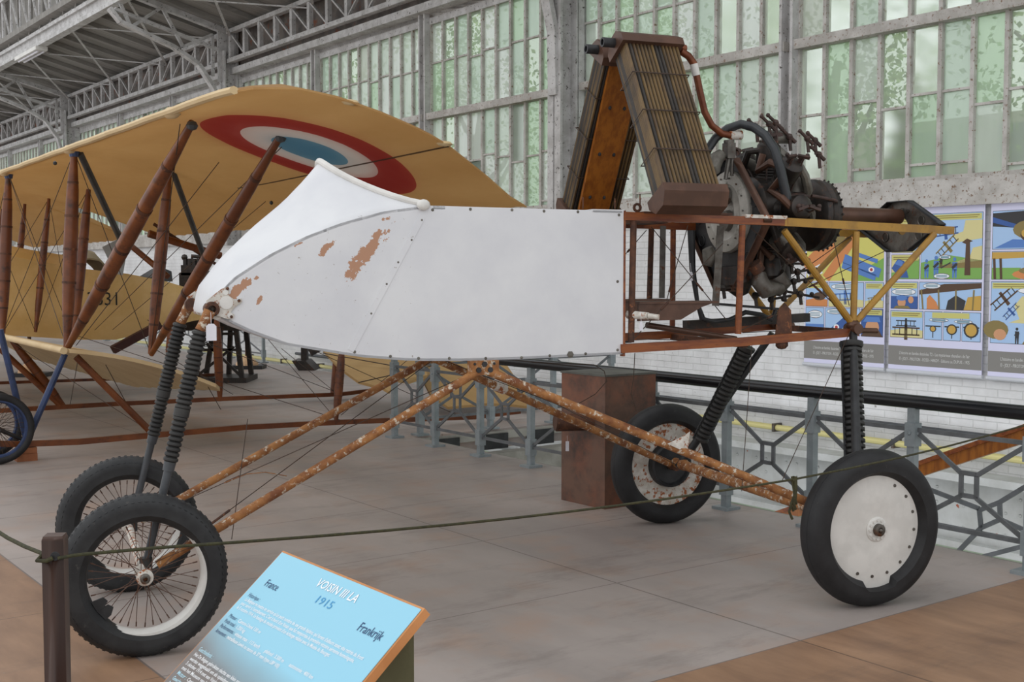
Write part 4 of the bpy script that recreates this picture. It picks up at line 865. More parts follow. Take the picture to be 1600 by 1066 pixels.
# cylinders
for k in range(9):
    a = R(90+k*40+8); u = Vector((0, math.cos(a), math.sin(a))); tn = AX.cross(u)
    c0 = EC+u*.18; b = MB()
    pr = [(0, .062), (.02, .062)]
    for j in range(3): pr += [(.03+j*.016, .052), (.036+j*.016, .057), (.042+j*.016, .052)]
    pr += [(.085, .054), (.10, .066), (.16, .069), (.20, .066), (.215, .05), (.225, .0)]
    b.lathe(c0, u, pr, 18); cy = b.build('cylinder', M['iron'], E_)
    b = MB()
    for sg in (-1, 1):
        q = c0+u*.215+AX*.035*sg; b.tube(q, q+u*.045, .014, .010, 8); b.beam(q+u*.045-AX*.03*sg, q+u*.05+AX*.035*sg+tn*.02, .014, .018, u); b.ball(q+u*.05+AX*.03*sg, .013, 8); b.tube(q+u*.045+tn*.02, c0+tn*.07+AX*.04*sg, .005, n=6)
    b.tube(c0+u*.15-tn*.06, c0+u*.15+tn*.06, .012, n=8); b.ball(c0+u*.13+AX*.07, .018, 8)
    b.build('valve_gear', M['arm'], E_)
    b = MB(); b.path([EC+u*.14+AX*.16+tn*.06, EC+u*.24+AX*.15+tn*.055, EC+u*.32+AX*.10+tn*.03, EC+u*.36+AX*.06], [.028, .030, .026, .024], 10); b.build('intake_pipe', M['alu'], E_)
    b = MB(); b.path([c0+u*.17-AX*.05, c0+u*.16-AX*.10-tn*.05, c0+u*.05-AX*.10-tn*.10, c0+u*.12-AX*.08-tn*.16], [.02, .022, .022, .02], 9); b.build('coolant_pipe', M['brownmetal' if k % 3 else 'iron'], E_)
# bulky castings seen on the near side and below
for nm, m_, pts, rr in (
    ('elbow_casting', 'alu', [VS(1128, 240, -.1), VS(1118, 250, -.1), VS(1112, 262, -.1), VS(1118, 272, -.1)], [.03, .045, .05, .03]),
    ('manifold', 'alu', [VS(1160, 248, .1), VS(1180, 262, .1), VS(1197, 282, .1), VS(1204, 305, .1)], [.02, .040, .042, .035]),
    ('manifold', 'alu', [VS(1192, 226, .0), VS(1205, 215, .0), VS(1222, 214, .0), VS(1238, 220, .0)], [.03, .045, .04, .02]),
    ('exhaust_elbow', 'steel', [VS(1186, 425, -.2), VS(1187, 440, -.2), VS(1196, 452, -.2), VS(1222, 450, -.2)], [.035, .05, .055, .028]),
    ('exhaust_elbow', 'steel', [VS(1210, 430, -.1), VS(1218, 445, -.1), VS(1212, 460, -.1)], [.06, .07, .03]),
    ('lower_pipe', 'alu', [VS(1212, 370, -.25), VS(1228, 385, -.25), VS(1250, 390, -.25)], [.05, .07, .03]),
    ('sump', 'alu', [VS(1105, 388, .0), VS(1110, 400, .0), VS(1106, 415, 0)], [.03, .045, .025]),
    ('hose_band', 'rustdark', [VS(1178, 412, -.22), VS(1186, 424, -.22)], [.042, .038]),
    ('lower_casting', 'iron', [VS(1150, 415, -.05), VS(1152, 440, -.05), VS(1160, 460, -.05)], [.09, .10, .04]),
    ('lower_casting', 'iron', [VS(1200, 395, .05), VS(1212, 425, .05), VS(1222, 448, .05)], [.11, .10, .05])):
    MB().path(pts, rr, 14).build(nm, M[m_], E_)
b = MB(); p = Vector(VS(1243, 290, -.12)); b.lathe(p+Vector((0, 0, -.05)), (0, 0, 1), [(0, .05), (.01, .068), (.095, .068), (.1, .06), (.12, .03)], 20); b.build('carburettor', M['alu'], E_)
b = MB(); p = Vector(VS(1139, 235, -.1)); b.box(p-Vector((.025, .03, .045)), p+Vector((.025, .03, .04))); b.lathe(p+Vector((0, 0, .04)), (0, 0, 1), [(0, .03), (.015, .03)], 14); b.tube(p+Vector((.0, 0, -.04)), p+Vector((-.02, 0, -.16)), .012); b.tube(p+Vector((.02, 0, -.04)), p+Vector((.02, 0, -.14)), .01); b.build('magneto', M['steel'], E_)
b = MB(); b.tube(VS(1222, 312, -.2), VS(1262, 305, -.2), .026); b.tube(VS(1245, 318, -.25), VS(1266, 330, -.25), .01); b.path([VS(1268, 306, -.2), VS(1300, 312, -.2), VS(1308, 315, -.2)], .01); b.lathe(VS(1265, 334, -.27), (0, 1, 0), [(0, .018), (.03, .018)], 12); b.beam(VS(1264, 312, -.26), VS(1264, 334, -.26), .014, .01, (1, 0, 0)); b.build('linkage', M['arm'], E_)
b = MB(); c = Vector((3.76, 0, 1.985)); b.lathe(c, AX, [(-.04, .10), (-.02, .18), (0, .205), (.03, .21), (.05, .19), (.07, .205), (.10, .20), (.12, .16), (.14, .10), (.15, .05)], 40)
for k in range(30): a = k*2*math.pi/30; b.ball(c+Vector((.10, math.cos(a)*.203, math.sin(a)*.203)), .008, 6)
b.build('flywheel_drum', M['iron'], E_)
b = MB(); b.tube((3.9, 0, 1.99), (4.42, 0, 1.99), .05, .045, 20); b.build('propeller_shaft', M['brownmetal'], E_)
for k, (x, y) in enumerate(((1190, 182), (1200, 180), (1170, 188), (1262, 208), (1268, 230), (1222, 202), (1250, 205))):
    c = Vector(VS(x, y, -.05)); b = MB(); b.tube(c, c+Vector((.09, 0, -.07)), .009, .012, 8); b.ball(c, .013, 8); b.ball(c+Vector((.05, 0, -.04)), .02, 8); b.tube(c+Vector((.05, 0, -.04)), c+Vector((.06, 0, -.12)), .010, n=6); b.build('rocker_arm', M['arm'], E_)
for k in range(9):
    x, y = [(1230, 392), (1236, 412), (1246, 425), (1225, 455), (1180, 462), (1205, 468), (1250, 460), (1130, 450), (1240, 440)][k]
    c = Vector(VS(x, y, -.1)); b = MB(); b.tube(c, c+Vector((.13, 0, .02*(k % 3-1))), .008, n=6); b.ball(c+Vector((.08, 0, 0)), .014, 8); b.ball(c, .022, 8); b.tube(c, c+Vector((.01, 0, -.06)), .01, n=6); b.build('valve_linkage', M['iron'], E_)
# the near and far tubes, hoses
MB().path([VS(1064, 80, -.12), VS(1076, 88, -.12), VS(1085, 101, -.12)], .020, 12).build('copper_pipe', M['copper'], V)
MB().path([VS(1084, 100, -.12), VS(1088, 118, -.12)], .022, 12).build('pipe_joint', M['whitepaint'], V, label='pale taped pipe joint')
MB().path([VS(1088, 116, -.12), VS(1094, 145, -.12), VS(1101, 175, -.12), VS(1112, 196, -.12), VS(1128, 209, -.12), VS(1143, 212, -.12)], .019, 12).build('copper_pipe', M['copper'], V)
MB().path([VS(1140, 212, -.12), VS(1158, 211, -.12)], [.024, .026], 12).build('pipe_joint', M['rustwhite'], V)
MB().path([VS(1101, 250, -.05), VS(1105, 235, -.05), VS(1118, 216, -.07), VS(1137, 201, -.1), VS(1158, 194, -.15), VS(1178, 199, -.2), VS(1196, 212, -.27), VS(1210, 233, -.32), VS(1219, 262, -.34), VS(1225, 290, -.34), VS(1230, 312, -.33)], [.024]*5+[.026]*6, 14).build('rubber_hose', M['hose'], V)
# ================================================================ YELLOW BIPLANE (frame CF: x aft, y inboard, z up)
B = thing('biplane', 'old fabric biplane with red, white and blue roundel under its upper wing and yellow body', 'aeroplane', CF, (1.3, 2.5, 0))
m, nt, P, L = new_mat('roundel_fabric'); P.inputs['Roughness'].default_value = .6
tc = nt.nodes.new('ShaderNodeTexCoord'); sx = nt.nodes.new('ShaderNodeSeparateXYZ'); L.new(tc.outputs['Object'], sx.inputs[0])
n1 = noise(nt, 2.2, 5, (1, .35, 1)); n2 = noise(nt, 12, 5)
col = ramp(nt, n1.outputs[0], .3, .7, rgb('d3ae78'), rgb('c49c66')).outputs[0]
yy = mth(nt, 'SUBTRACT', sx.outputs[1], -2.5); xx = mth(nt, 'ADD', sx.outputs[0], 1.3)
RA, RS = 1.495, -2.68
dx = mth(nt, 'SUBTRACT', xx, RA); dy = mth(nt, 'SUBTRACT', mth(nt, 'ADD', sx.outputs[1], 2.5), RS)
rr = mth(nt, 'SQRT', mth(nt, 'ADD', mth(nt, 'MULTIPLY', dx, dx), mth(nt, 'MULTIPLY', dy, dy)))
col = mix(nt, mth(nt, 'LESS_THAN', rr, .80), col, rgb('9c332c')); col = mix(nt, mth(nt, 'LESS_THAN', rr, .51), col, rgb('d6ccc2')); col = mix(nt, mth(nt, 'LESS_THAN', rr, .285), col, rgb('57869c'))
s1 = mth(nt, 'LESS_THAN', mth(nt, 'ABSOLUTE', mth(nt, 'SUBTRACT', xx, 1.82)), .009)
s2 = mth(nt, 'LESS_THAN', mth(nt, 'ADD', sx.outputs[1], 2.5), -.3); col = mix(nt, mth(nt, 'MULTIPLY', s1, s2), col, rgb('3c2d22'))
L.new(col, P.inputs['Base Color']); tl = nt.nodes.new('ShaderNodeBsdfTranslucent'); gm = nt.nodes.new('ShaderNodeGamma'); gm.inputs[1].default_value = .62; L.new(col, gm.inputs[0]); L.new(gm.outputs[0], tl.inputs[0]); ms = nt.nodes.new('ShaderNodeMixShader'); ms.inputs[0].default_value = .6
L.new(P.outputs[0], ms.inputs[1]); L.new(tl.outputs[0], ms.inputs[2]); L.new(ms.outputs[0], nt.nodes['Material Output'].inputs[0])
rib = nt.nodes.new('ShaderNodeTexWave'); rib.wave_type = 'BANDS'; rib.bands_direction = 'Y'; rib.inputs['Scale'].default_value = 2.6/2; rib.inputs['Distortion'].default_value = .3
L.new(tc.outputs['Object'], rib.inputs[0]); add_bump(nt, P, rib.outputs[1], .10, .02); M['upper'] = m
WT = [(.30, 2.735), (.36, 2.735), (.5, 2.755), (.75, 2.77), (1.0, 2.735), (1.3, 2.665), (1.55, 2.59), (1.85, 2.48), (2.2, 2.32), (2.5, 2.19), (2.76, 2.12)]
def wz(a, s_=-4.2):
    f = min(1, max(0, (s_+4.2)/3.2)); return lerp(WT, a)-f*.07*math.sin(math.pi*min(1, max(0, (a-.3)/2)))
def te(s_):
    if 4.9 < s_ < 6.0: return 1.65
    t = 2.72-.035*abs(math.sin(math.pi*(s_+4)/.42))
    return t
rows = []; n = 24
SS = [-4.27+.035*k for k in range(10)]+[-3.9+.105*k for k in range(160)]
tip = lambda s_: (.40, 2.72)
def le(s_): return .36+.10*max(0, (-3.95-s_)/.3)**2 - .015*abs(math.sin(math.pi*s_/.98))
def te_tip(s_):
    # raked tip: trailing side cut back
    if s_ < -3.6: return min(te(s_), .75+(s_+4.27)/.67*2.0) if s_ < -3.6 else te(s_)
    return te(s_)
TIPS = [(.3, -4.12), (.42, -4.2), (1.0, -4.24), (1.7, -4.22), (2.2, -4.05), (2.7, -3.8)]
for i, s_ in enumerate(SS):
    a0, a1 = le(s_), te(s_); r = []
    for j in range(n+1):
        a = a0+(a1-a0)*j/n; s2 = s_+(lerp(TIPS, a)-SS[0])*max(0, 1-i/14); r.append((a, s2, wz(a, s2)))
    rows.append(r)
top = [[(p[0], p[1], p[2]+.012+.11*min(1, i/14)*math.sin(math.pi*min(1, (j/n)**.6))*(1 if 0 < j < n else 0)) for j, p in enumerate(r)] for i, r in enumerate(rows)]
b = MB(); k, n1_ = len(rows), n+1
vs = [p for r in rows for p in r]+[p for r in top for p in r]; fs = []
for i in range(k-1):
    for j in range(n): fs += [(i*n1_+j, i*n1_+j+1, (i+1)*n1_+j+1, (i+1)*n1_+j), (k*n1_+i*n1_+j, k*n1_+(i+1)*n1_+j, k*n1_+(i+1)*n1_+j+1, k*n1_+i*n1_+j+1)]
    for j in (0, n): fs.append((i*n1_+j, (i+1)*n1_+j, k*n1_+(i+1)*n1_+j, k*n1_+i*n1_+j))
for i in (0, k-1):
    for j in range(n): fs.append((i*n1_+j, i*n1_+j+1, k*n1_+i*n1_+j+1, k*n1_+i*n1_+j))
b.add(vs, fs); UW = b.build('upper_wing', M['upper'], B, angle=50)
b = MB(); b.path([(le(s_)+.0, s_, wz(.36)+.015) for s_ in [-4.1]+SS[9::3]], .032, 8, flat=.8)
for s_ in (0, 2.93, 4.9, -2.9): b.ball((.38, s_, wz(.38)+.01), .07, 10, (.8, 1.6, .6))
b.ball((1.10, -4.2, wz(1.1)+.01), .04, 8, (1.6, .8, .5)); b.ball((1.80, -4.17, wz(1.8)+.01), .04, 8, (1.6, .8, .5))
b.build('leading_edge', M['creamlow'], B)
# lower wing
def lz(a, s_=-.2): return .955-.10*(a-.25)-.13*(a-.25)**2-.19*min(1, (s_+.2)/3)*max(0, (a-.25)/1.4)**1.5
b = MB(); rows = []
for i in range(60):
    s_ = -.20+i*.15; a0 = .25+(.05 if i == 0 else 0); a1 = 1.72-.03*abs(math.sin(s_*7)) if i else 1.62
    rows.append([(a0+(a1-a0)*j/10, s_, lz(a0+(a1-a0)*j/10, s_)) for j in range(11)])
b.grid(rows, (0, 0, .035)); b.path([(.25, r[0][1], lz(.25)+.015) for r in rows[::3]], .033, 8); b.build('lower_wing', M['creamlow'], B, angle=50)
# struts
def sp(p, q, r, m_='strut', name='wing_strut', bands=True):
    p, q = Vector(p), Vector(q); prof = [(0, .45), (.06, .55), (.2, .85), (.4, 1), (.6, 1), (.8, .85), (.94, .55), (1, .45)]; l = (q-p).length
    b = MB(); b.path([p.lerp(q, t) for t, k in prof], [r*k for t, k in prof], 12); 
    if bands:
        b.mi = 1
        for t in (.16, .33, .5, .67, .84):
            k = r*(1.0 if .3 < t < .7 else .78)*1.012; b.tube(p.lerp(q, t-.006), p.lerp(q, t+.006), k, n=12)
    st = b.build(name, [M[m_], M['rustdark']], B)
    return st
F0, F1, R0, R1 = (.42, 2.735), (.32, .99), (1.27, 2.60), (1.07, .90)
for s_ in (0, 2.93, 7.9, 10.8): sp((F0[0], s_, F0[1]), (F1[0], s_, F1[1]), .062); sp((R0[0], s_, R0[1]), (R1[0], s_, R1[1]), .058)
for s_ in (4.9, 6.35): sp((R0[0], s_, R0[1]), (R1[0], s_, R1[1]), .045); sp((F0[0], s_, F0[1]), (F1[0], s_, F1[1]), .045)
sp((.597, -2.669, 2.72), (.32, -.02, .98), .062, name='overhang_strut'); sp((1.235, -2.75, 2.665), (1.07, -.02, .90), .056, name='overhang_strut')
for p_ in ((.597, -2.669, 2.70), (1.235, -2.75, 2.645)): MB().ball(p_, .045, 8, (1, 1, .8)).build('strut_fitting', M['slate'], B)
for s_ in (0, 2.93): MB().lathe((F0[0], s_, F0[1]-.05), (0, 0, 1), [(0, .04), (.05, .05)], 10).build('strut_fitting', M['blue'], B)
for p, q, r in (((.47, 0, 2.72), CS(198, 395, .9), .030), (CS(268, 262, 0), CS(322, 410, .9), .028)): MB().tube(p, q, r, n=10).build('grey_brace_tube', M['slate'], B)
MB().tube(CS(190, 372, 5), CS(262, 432, 4.2), .04, n=8).build('tail_boom_strut', M['strut'], B); MB().tube(CS(232, 365, 3), CS(345, 400, 3), .045, n=8).build('tail_boom_strut', M['strut'], B); MB().tube(CS(240, 350, 3.2), CS(345, 418, 3.2) , .02, n=8).build('tail_boom_strut', M['rustdark'], B)
MB().beam(CS(176, 547, 4.6), CS(250, 507, 4.6), .12, .10).build('tail_boom_plank', mat('maroon_plank', '3a1714', '45201a', 6), B, label='dark maroon plank below the body')
# nacelle body, profile in the plane y = 5.1
pr_t = [(0, 398), (60, 410), (120, 419), (200, 428), (260, 440), (300, 452)]; pr_b = [(0, 524), (60, 527), (120, 531), (180, 531), (240, 518), (300, 502)]
T_ = [CS(x, y, 5.1) for x, y in pr_t]; L_ = [CS(x, y, 5.1) for x, y in pr_b]
T_ = [(T_[0][0]-2.0, 5.1, 1.80)]+T_+[(T_[-1][0]+.8, 5.1, 1.35)]; L_ = [(L_[0][0]-2.0, 5.1, .95)]+L_+[(L_[-1][0]+.8, 5.1, 1.10)]
b = MB(); rows = []
for f_ in range(7):
    t = f_/6; rows.append([tuple(Vector(T_[i]).lerp(Vector(L_[i]), t)+Vector((0, -.04*math.sin(math.pi*t), 0))) for i in range(len(T_))])
b.grid(rows, (0, .03, 0)); far = [[(p[0], 6.1, p[2]) for p in r] for r in rows]; b.grid(far, (0, .03, 0)); b.grid([rows[-1], far[-1]], (0, 0, .02)); 
b.grid([[(p[0], 5.1+(1.0)*j/6, p[2]+.16*math.sin(math.pi*j/6)*(1 if p[0] < 2.2 or True else 0)) for p in T_[:4]] for j in range(7)], (0, 0, .01))
body = b.build('body', M['yellow'], B, angle=50)
b = MB(); o = Vector(CS(134.5, 477, 5.035)); ex = (Vector(CS(183, 477, 5.035))-o); text(b, '3631', o, ex.normalized(), (0, 0, 1), .175, ex.length, mi=0)
b.v = [v+Vector((0, -.012, 0)) for v in b.v]; b.build('serial_number', flat('black_lettering', '1c1a17'), body, label='black number 3631')
b = MB(); A0 = Vector(CS(85, 415, 5.2)); pts = [CS(82, 416, 5.2), CS(100, 400, 5.2), CS(120, 392, 5.2), CS(140, 388, 5.2), CS(155, 392, 5.2), CS(165, 405, 5.2), CS(176, 424, 5.2)]
b.grid([[(p[0], 5.2+.75*j/6, 1.6+(p[2]-1.6)*(.5+.5*math.sin(math.pi*(j+.8)/7.6))) for p in pts] for j in range(7)], (0, 0, -.02)); b.build('rear_decking', mat('aged_deck', '8e8163', '9a8d70', 4), body, label='grey-beige curved cockpit decking')
b = MB(); pts = [CS(160, 386, 5.0), CS(188, 372, 5.0), CS(200, 384, 5.0), CS(192, 430, 5.0), CS(180, 428, 5.0)]; b.prism(pts, (0, .01, 0)); b.build('windscreen', flat('dull_perspex', '9aa0a2', .2), body)
b = MB(); pts = [CS(205, 432, 5.15), CS(235, 434, 5.15), CS(258, 420, 5.15), CS(268, 424, 5.15), CS(270, 440, 5.15), CS(230, 440, 5.15)]; b.prism(pts, (0, .6, 0)); b.build('rear_cowling', M['slate'], body)
# undercarriage
def bt(p, q, r, m_, nm): return MB().tube(p, q, r, n=10).build(nm, M[m_], B)
bt((.30, -.02, .93), (-.02, 0, .2), .028, 'blue', 'undercarriage_leg'); bt(CS(0, 515, 0), (-.04, 0, .2), .028, 'blue', 'undercarriage_leg')
bt((.40, 0, .90), (1.06, 0, .17), .032, 'strut', 'undercarriage_strut'); sp((.42, 3.1, .93), CS(100, 634, 3.1), .05, name='undercarriage_strut'); bt(CS(0, 545, 3.1), CS(95, 634, 3.1), .035, 'strut', 'undercarriage_strut')
sp(CS(535, 540, 0), CS(525, 657, 0), .045, name='undercarriage_strut'); bt(CS(527, 550, 3.1), CS(522, 614, 3.1), .05, 'strut', 'undercarriage_strut'); sp(CS(338, 490, 3.1), CS(344, 627, 3.1), .055, name='undercarriage_strut'); sp(CS(272, 480, 2.9), CS(262, 580, 2.9), .05, name='undercarriage_strut')
b = MB(); pts = [(-.9, 0, .27), (-.5, 0, .19), (-.1, 0, .15), (.4, 0, .13), (1.1, 0, .14), (2, 0, .15), (3, 0, .13), (4.6, 0, .075), (5.2, 0, .1)]
for p, q in zip(pts, pts[1:]): b.beam(p, q, .05, .05)
b.build('skid', M['strut'], B)
b = MB(); pts = [(-.6, 3.1, .2), (.3, 3.1, .12), (1.5, 3.1, .12), (3, 3.1, .1), (4.44, 3.1, .07), (5, 3.1, .1)]
for p, q in zip(pts, pts[1:]): b.beam(p, q, .05, .05)
b.build('skid', M['strut'], B)
b = MB(); pts = [(-.6, 6.6, .15), (3, 6.6, .1), (4, 6.6, .1)]
for p, q in zip(pts, pts[1:]): b.beam(p, q, .05, .04)
b.build('skid', M['strut'], B)
def cwheel(c):
    c = Vector(c); ax = Vector((0, 1, 0)); b = MB(); b.lathe(c, ax, [(-.02, .235), (0, .225), (.02, .235), (.02, .25), (-.02, .25)], 40, closed=True); wh = b.build('wheel', M['blue'], B)
    b = MB(); b.lathe(c, ax, [(math.sin(2*math.pi*j/14)*.032, .275+math.cos(2*math.pi*j/14)*.035) for j in range(14)], 48, closed=True); b.build('tyre', M['tyre'], wh)
    b = MB()
    for k in range(32): a = k*math.pi/16; b.tube(c+Vector((math.cos(a+.3)*.02, .03*(1 if k % 2 else -1), math.sin(a+.3)*.02)), c+Vector((math.cos(a)*.23, 0, math.sin(a)*.23)), .002, n=4)
    b.lathe(c, ax, [(-.05, .02), (.05, .02)], 10); b.build('spokes', M['wire'], wh)
cwheel((-.30, -.12, .31)); cwheel((-.30, .30, .31)); bt((-.3, -.2, .31), (-.3, .36, .31), .02, 'black', 'axle'); bt((-.3, 0, .31), (-.05, 0, .18), .02, 'black', 'axle_arm')
# tail surfaces
def at_y(x, y, d): q = ray(x, y); t = d/q.y; v = CF.inverted() @ (Vector((0, 0, EYE))+q*t); return tuple(v)
def slab(pts, nm):
    b = MB(); b.prism(pts, (0, 0, .03)); return b.build(nm, M['tan'], B)
TY = [at_y(505, 551, 15.4), at_y(655, 545, 14.8), at_y(668, 590, 13.7), at_y(640, 600, 13.5), at_y(622, 598, 13.4), at_y(608, 616, 13.0), at_y(598, 610, 13.1), at_y(560, 600, 13.4), at_y(530, 578, 14.2)]
slab(TY, 'tailplane')
slab([at_y(640, 556, 15.4), at_y(780, 556, 15.4), at_y(836, 640, 14), at_y(800, 636, 13.9), at_y(760, 634, 13.9), at_y(700, 640, 13.6), at_y(672, 620, 13.9)], 'tailplane')
for x0, y0, d0, x1, y1, d1 in ((505, 552, 14.6, 660, 580, 13.6), (560, 598, 13.2, 700, 566, 14)): bt(at_y(x0, y0, d0), at_y(x1, y1, d1), .006, 'wire', 'bracing_wire')
# rigging wires
def cw(p, q): bt(p, q, .0035, 'wire', 'rigging_wire')
for s0, s1 in ((0, 2.93), (2.93, 4.9)):
    for (fa, fz), (ga, gz) in ((F0, F1), (R0, R1)): cw((fa, s0, fz), (ga, s1, gz)); cw((fa, s1, fz), (ga, s0, gz))
for s_ in (0, 2.93, 4.9): cw((F0[0], s_, F0[1]), (R1[0], s_, R1[1])); cw((R0[0], s_, R0[1]), (F1[0], s_, F1[1]))
cw((.5, -2.7, 2.7), (1.07, 0, .92)); cw(CS(345, 250, -1.2), (.4, 0, 1.0)); cw(CS(440, 230, -2.6), (1.3, 2.9, 1.0)); cw(CS(415, 315, -.4), (1.5, 2.9, 1.0))
cw((.42, 0, .9), (1.06, 3.1, .15)); cw((.42, 3.1, .9), (1.06, 0, .17)); cw(CS(300, 560, 0), CS(345, 640, 0)); cw(CS(165, 570, 0), CS(200, 635, 0)); cw((3, 0, .15), (1.1, 3.1, .95)); cw((3, 3.1, .15), (1.1, 0, .95)); cw(CS(230, 500, .5), (4.4, 3.1, .1)); cw(CS(385, 500, .5), (4.4, 0, .1)); cw(CS(440, 545, 1), CS(520, 610, 3)); cw(CS(410, 520, 1), CS(525, 655, 0)); cw((3, 0, .2), CS(640, 560, 0))
for x, y in ((86, 255), (342, 248), (424, 317)): b = MB(); b.ball(CS(x, y, -1 if x > 200 else 0), .02, 6); b.build('wire_fitting', M['black'], B)
# wooden block under the skid
t = Vector((-.06, 0, 0)); b = MB(); b.box((-.13, -.06, 0), (.04, .07, .065)); b.box((-.11, -.05, .067), (.04, .06, .115)); tag(b.build('wood_block', mat('raw_wood_block', 'a5673f', '8f5532', 8), fr=CF), 'stacked wooden blocks on the floor under the near skid of the biplane', 'block')
# ================================================================ things standing further back
def far_stand(x, y, label):
    p = Vector(ray(x, y)); t = -EYE/p.z; q = Vector((p.x*t, p.y*t, 0)); th_ = thing('display_foot', label, 'stand', ID, tuple(q), 'wooden display feet on dark boards')
    MB().box(q+Vector((-.25, -.2, 0)), q+Vector((.3, .2, .06))).build('board', M['black'], th_)
    b = MB(); b.lathe(q+Vector((0, 0, .06)), (0, 0, 1), [(0, .20), (.04, .19), (.15, .08), (.16, .05)], 8); b.build('cone', mat('pale_cone', 'd9b48c', 'c9a078', 5), th_)
    MB().tube(q+Vector((0, 0, .2)), q+Vector((0, 0, .9)), .03).build('post', M['rustdark'], th_)
far_stand(47, 588, 'pale wooden cone foot on a dark board, at the far left under the biplane wing')
far_stand(386, 576, 'pale wooden cone foot on a dark board, beside the iron engine stand')
p = ray(352, 596); t_ = -EYE/p.z; q = Vector((p.x*t_, p.y*t_, 0)); sc_ = p.y*t_/F_PX
t = thing('engine_stand', 'dark iron engine stand with an old engine, on the floor behind the spring legs', 'engine stand', ID, tuple(q))
def sp_(x, y, dy=0): return q+Vector(((x-352)*sc_, dy, (596-y)*sc_))
b = MB()
b.box(sp_(303, 596, -.3), sp_(392, 588, .5)); bs = b.build('base', M['iron'], t)
for x0, x1 in ((312, 325), (384, 376), (348, 352)):
    for dy in (-.25, .4): MB().beam(sp_(x0, 588, dy), sp_(x1, 512, dy), .07, .07).build('leg', M['iron'], t)
for a_, b__ in (((315, 585), (372, 540)), ((382, 585), (330, 535)), ((320, 545), (384, 545)), ((325, 520), (380, 520))): MB().beam(sp_(*a_, -.25), sp_(*b__, -.25), .03, .04).build('brace', M['iron'], t)
b = MB(); b.box(sp_(296, 515, -.3), sp_(388, 498, .4)); b.build('bed', M['iron'], t)
b = MB(); b.lathe(sp_(345, 500, .0), (0, 0, 1), [(0, .35), (.2, .42), (.5, .38), (.75, .2)], 20); b.lathe(sp_(300, 470, 0), (1, 0, 0), [(0, .2), (.3, .3), (.8, .3), (.9, .1)], 16); b.build('machine', M['iron'], t)
b = MB()
for k in range(5): b.tube(sp_(292+k*7, 426), sp_(292+k*7, 404), .035, n=8)
b.box(sp_(288, 430, -.1), sp_(325, 414, .15)); b.path([sp_(303, 410), sp_(303, 400), sp_(322, 402), sp_(325, 412)], .03, 8); b.ball(sp_(291, 402), .05, 8); b.box(sp_(285, 500, -.1), sp_(330, 426, .1)); b.build('cylinder_block', M['iron'], t)
p = ray(481, 577); t_ = -EYE/p.z; q = Vector((p.x*t_, p.y*t_, 0)); sc_ = p.y*t_/F_PX
t = thing('iron_pedestal', 'dark iron pedestal with a wedge foot, standing far back below the white nacelle', 'stand', ID, tuple(q))
def s3(x, y, dy=0): return q+Vector(((x-481)*sc_, dy, (577-y)*sc_))
MB().box(s3(472, 565, -.1), s3(481, 505, .1)).build('column', M['iron'], t)
b = MB(); b.prism([s3(461, 562, -.3), s3(482, 562, -.3), s3(497, 577, -.3), s3(471, 577, -.3)], (0, .6, 0)); b.build('foot', M['iron'], t)
MB().beam(s3(484, 548), s3(520, 528), .18, .2).build('arm', M['iron'], t)
# ================================================================ rope barrier
PX, PY = -1.165, 3.0
t = thing('barrier_post', 'square dark brown barrier post at bottom left, rope threaded through its top', 'post', ID, (PX, PY, 0))
ang = Matrix.Rotation(R(8), 4, 'Z'); b = MB()
def pv(x, y, z): v = ang @ Vector((x, y, z)); return Vector((PX, PY, 0))+v
w_ = .0265
for z0, z1 in ((0, .975), ): b.add([pv(x, y, z) for z in (z0, z1) for x, y in ((-w_, -w_), (w_, -w_), (w_, w_), (-w_, w_))], [(0, 3, 2, 1), (4, 5, 6, 7), (0, 1, 5, 4), (1, 2, 6, 5), (2, 3, 7, 6), (3, 0, 4, 7)])
b.add([pv(x*k, y*k, z) for z, k in ((.975, 1), (.985, .88)) for x, y in ((-w_, -w_), (w_, -w_), (w_, w_), (-w_, w_))], [(4, 5, 6, 7), (0, 1, 5, 4), (1, 2, 6, 5), (2, 3, 7, 6), (3, 0, 4, 7)])
b.build('shaft', M['darkwood'], t, angle=20)
b = MB(); c = pv(.006, -w_, .935); b.lathe(c, ang @ Vector((0, -1, 0)), [(0, .012), (.001, .011), (.001, 0)], 14); b.build('rope_hole', M['black'], t)
MB().box((PX-.07, PY-.07, 0), (PX+.07, PY+.07, .012)).build('foot_plate', M['black'], t)
A = Vector((PX+.03, PY+.0, .935)); Kx = Vector((1.12, 4.69, .832)); Ex = Vector((2.50, 5.71, .925))
pts = [Vector((PX+.02, PY-.034, .932)), A+Vector((.03, 0, -.002))]
for k in range(1, 12): f = k/12; v = A.lerp(Kx, f); v.z -= .055*math.sin(math.pi*f)*.6; pts.append(v)
pts.append(Kx)
for k in range(1, 6): f = k/5; v = Kx.lerp(Ex, f); v.z -= .015*math.sin(math.pi*f); pts.append(v)
b = MB(); b.path(pts, .0045, 8)
lv = [Vector((PX-.03, PY+.0, .935))+Vector((-.36*f, .42*f, -.012*math.sin(math.pi*f)+.012*f)) for f in (0, .25, .5, .75, 1, 1.5, 2.2)]
b.path(lv, .0055, 8); b.path([Vector((PX-.03, PY, .935)), Vector((PX-.034, PY-.03, .925)), Vector((PX-.01, PY-.036, .925)), Vector((PX+.006, PY-.032, .932))], .0055, 8)
rope = tag(b.build('rope', M['rope']), 'thin olive green barrier rope running from the brown post across the picture', 'rope')
b = MB()
for k in range(4):
    z0 = Kx.z; o = Vector((.008*math.cos(k*1.7), .008*math.sin(k*1.7), 0)); ln = (.10, .13, .16, .12)[k]
    b.path([Kx+o+Vector((0, 0, .012)), Kx+o+Vector((.01*math.sin(k), -.008, -ln*.4)), Kx+o*1.6+Vector((-.006, 0, -ln*.8)), Kx+o+Vector((.004, .004, -ln))], .0055, 7)
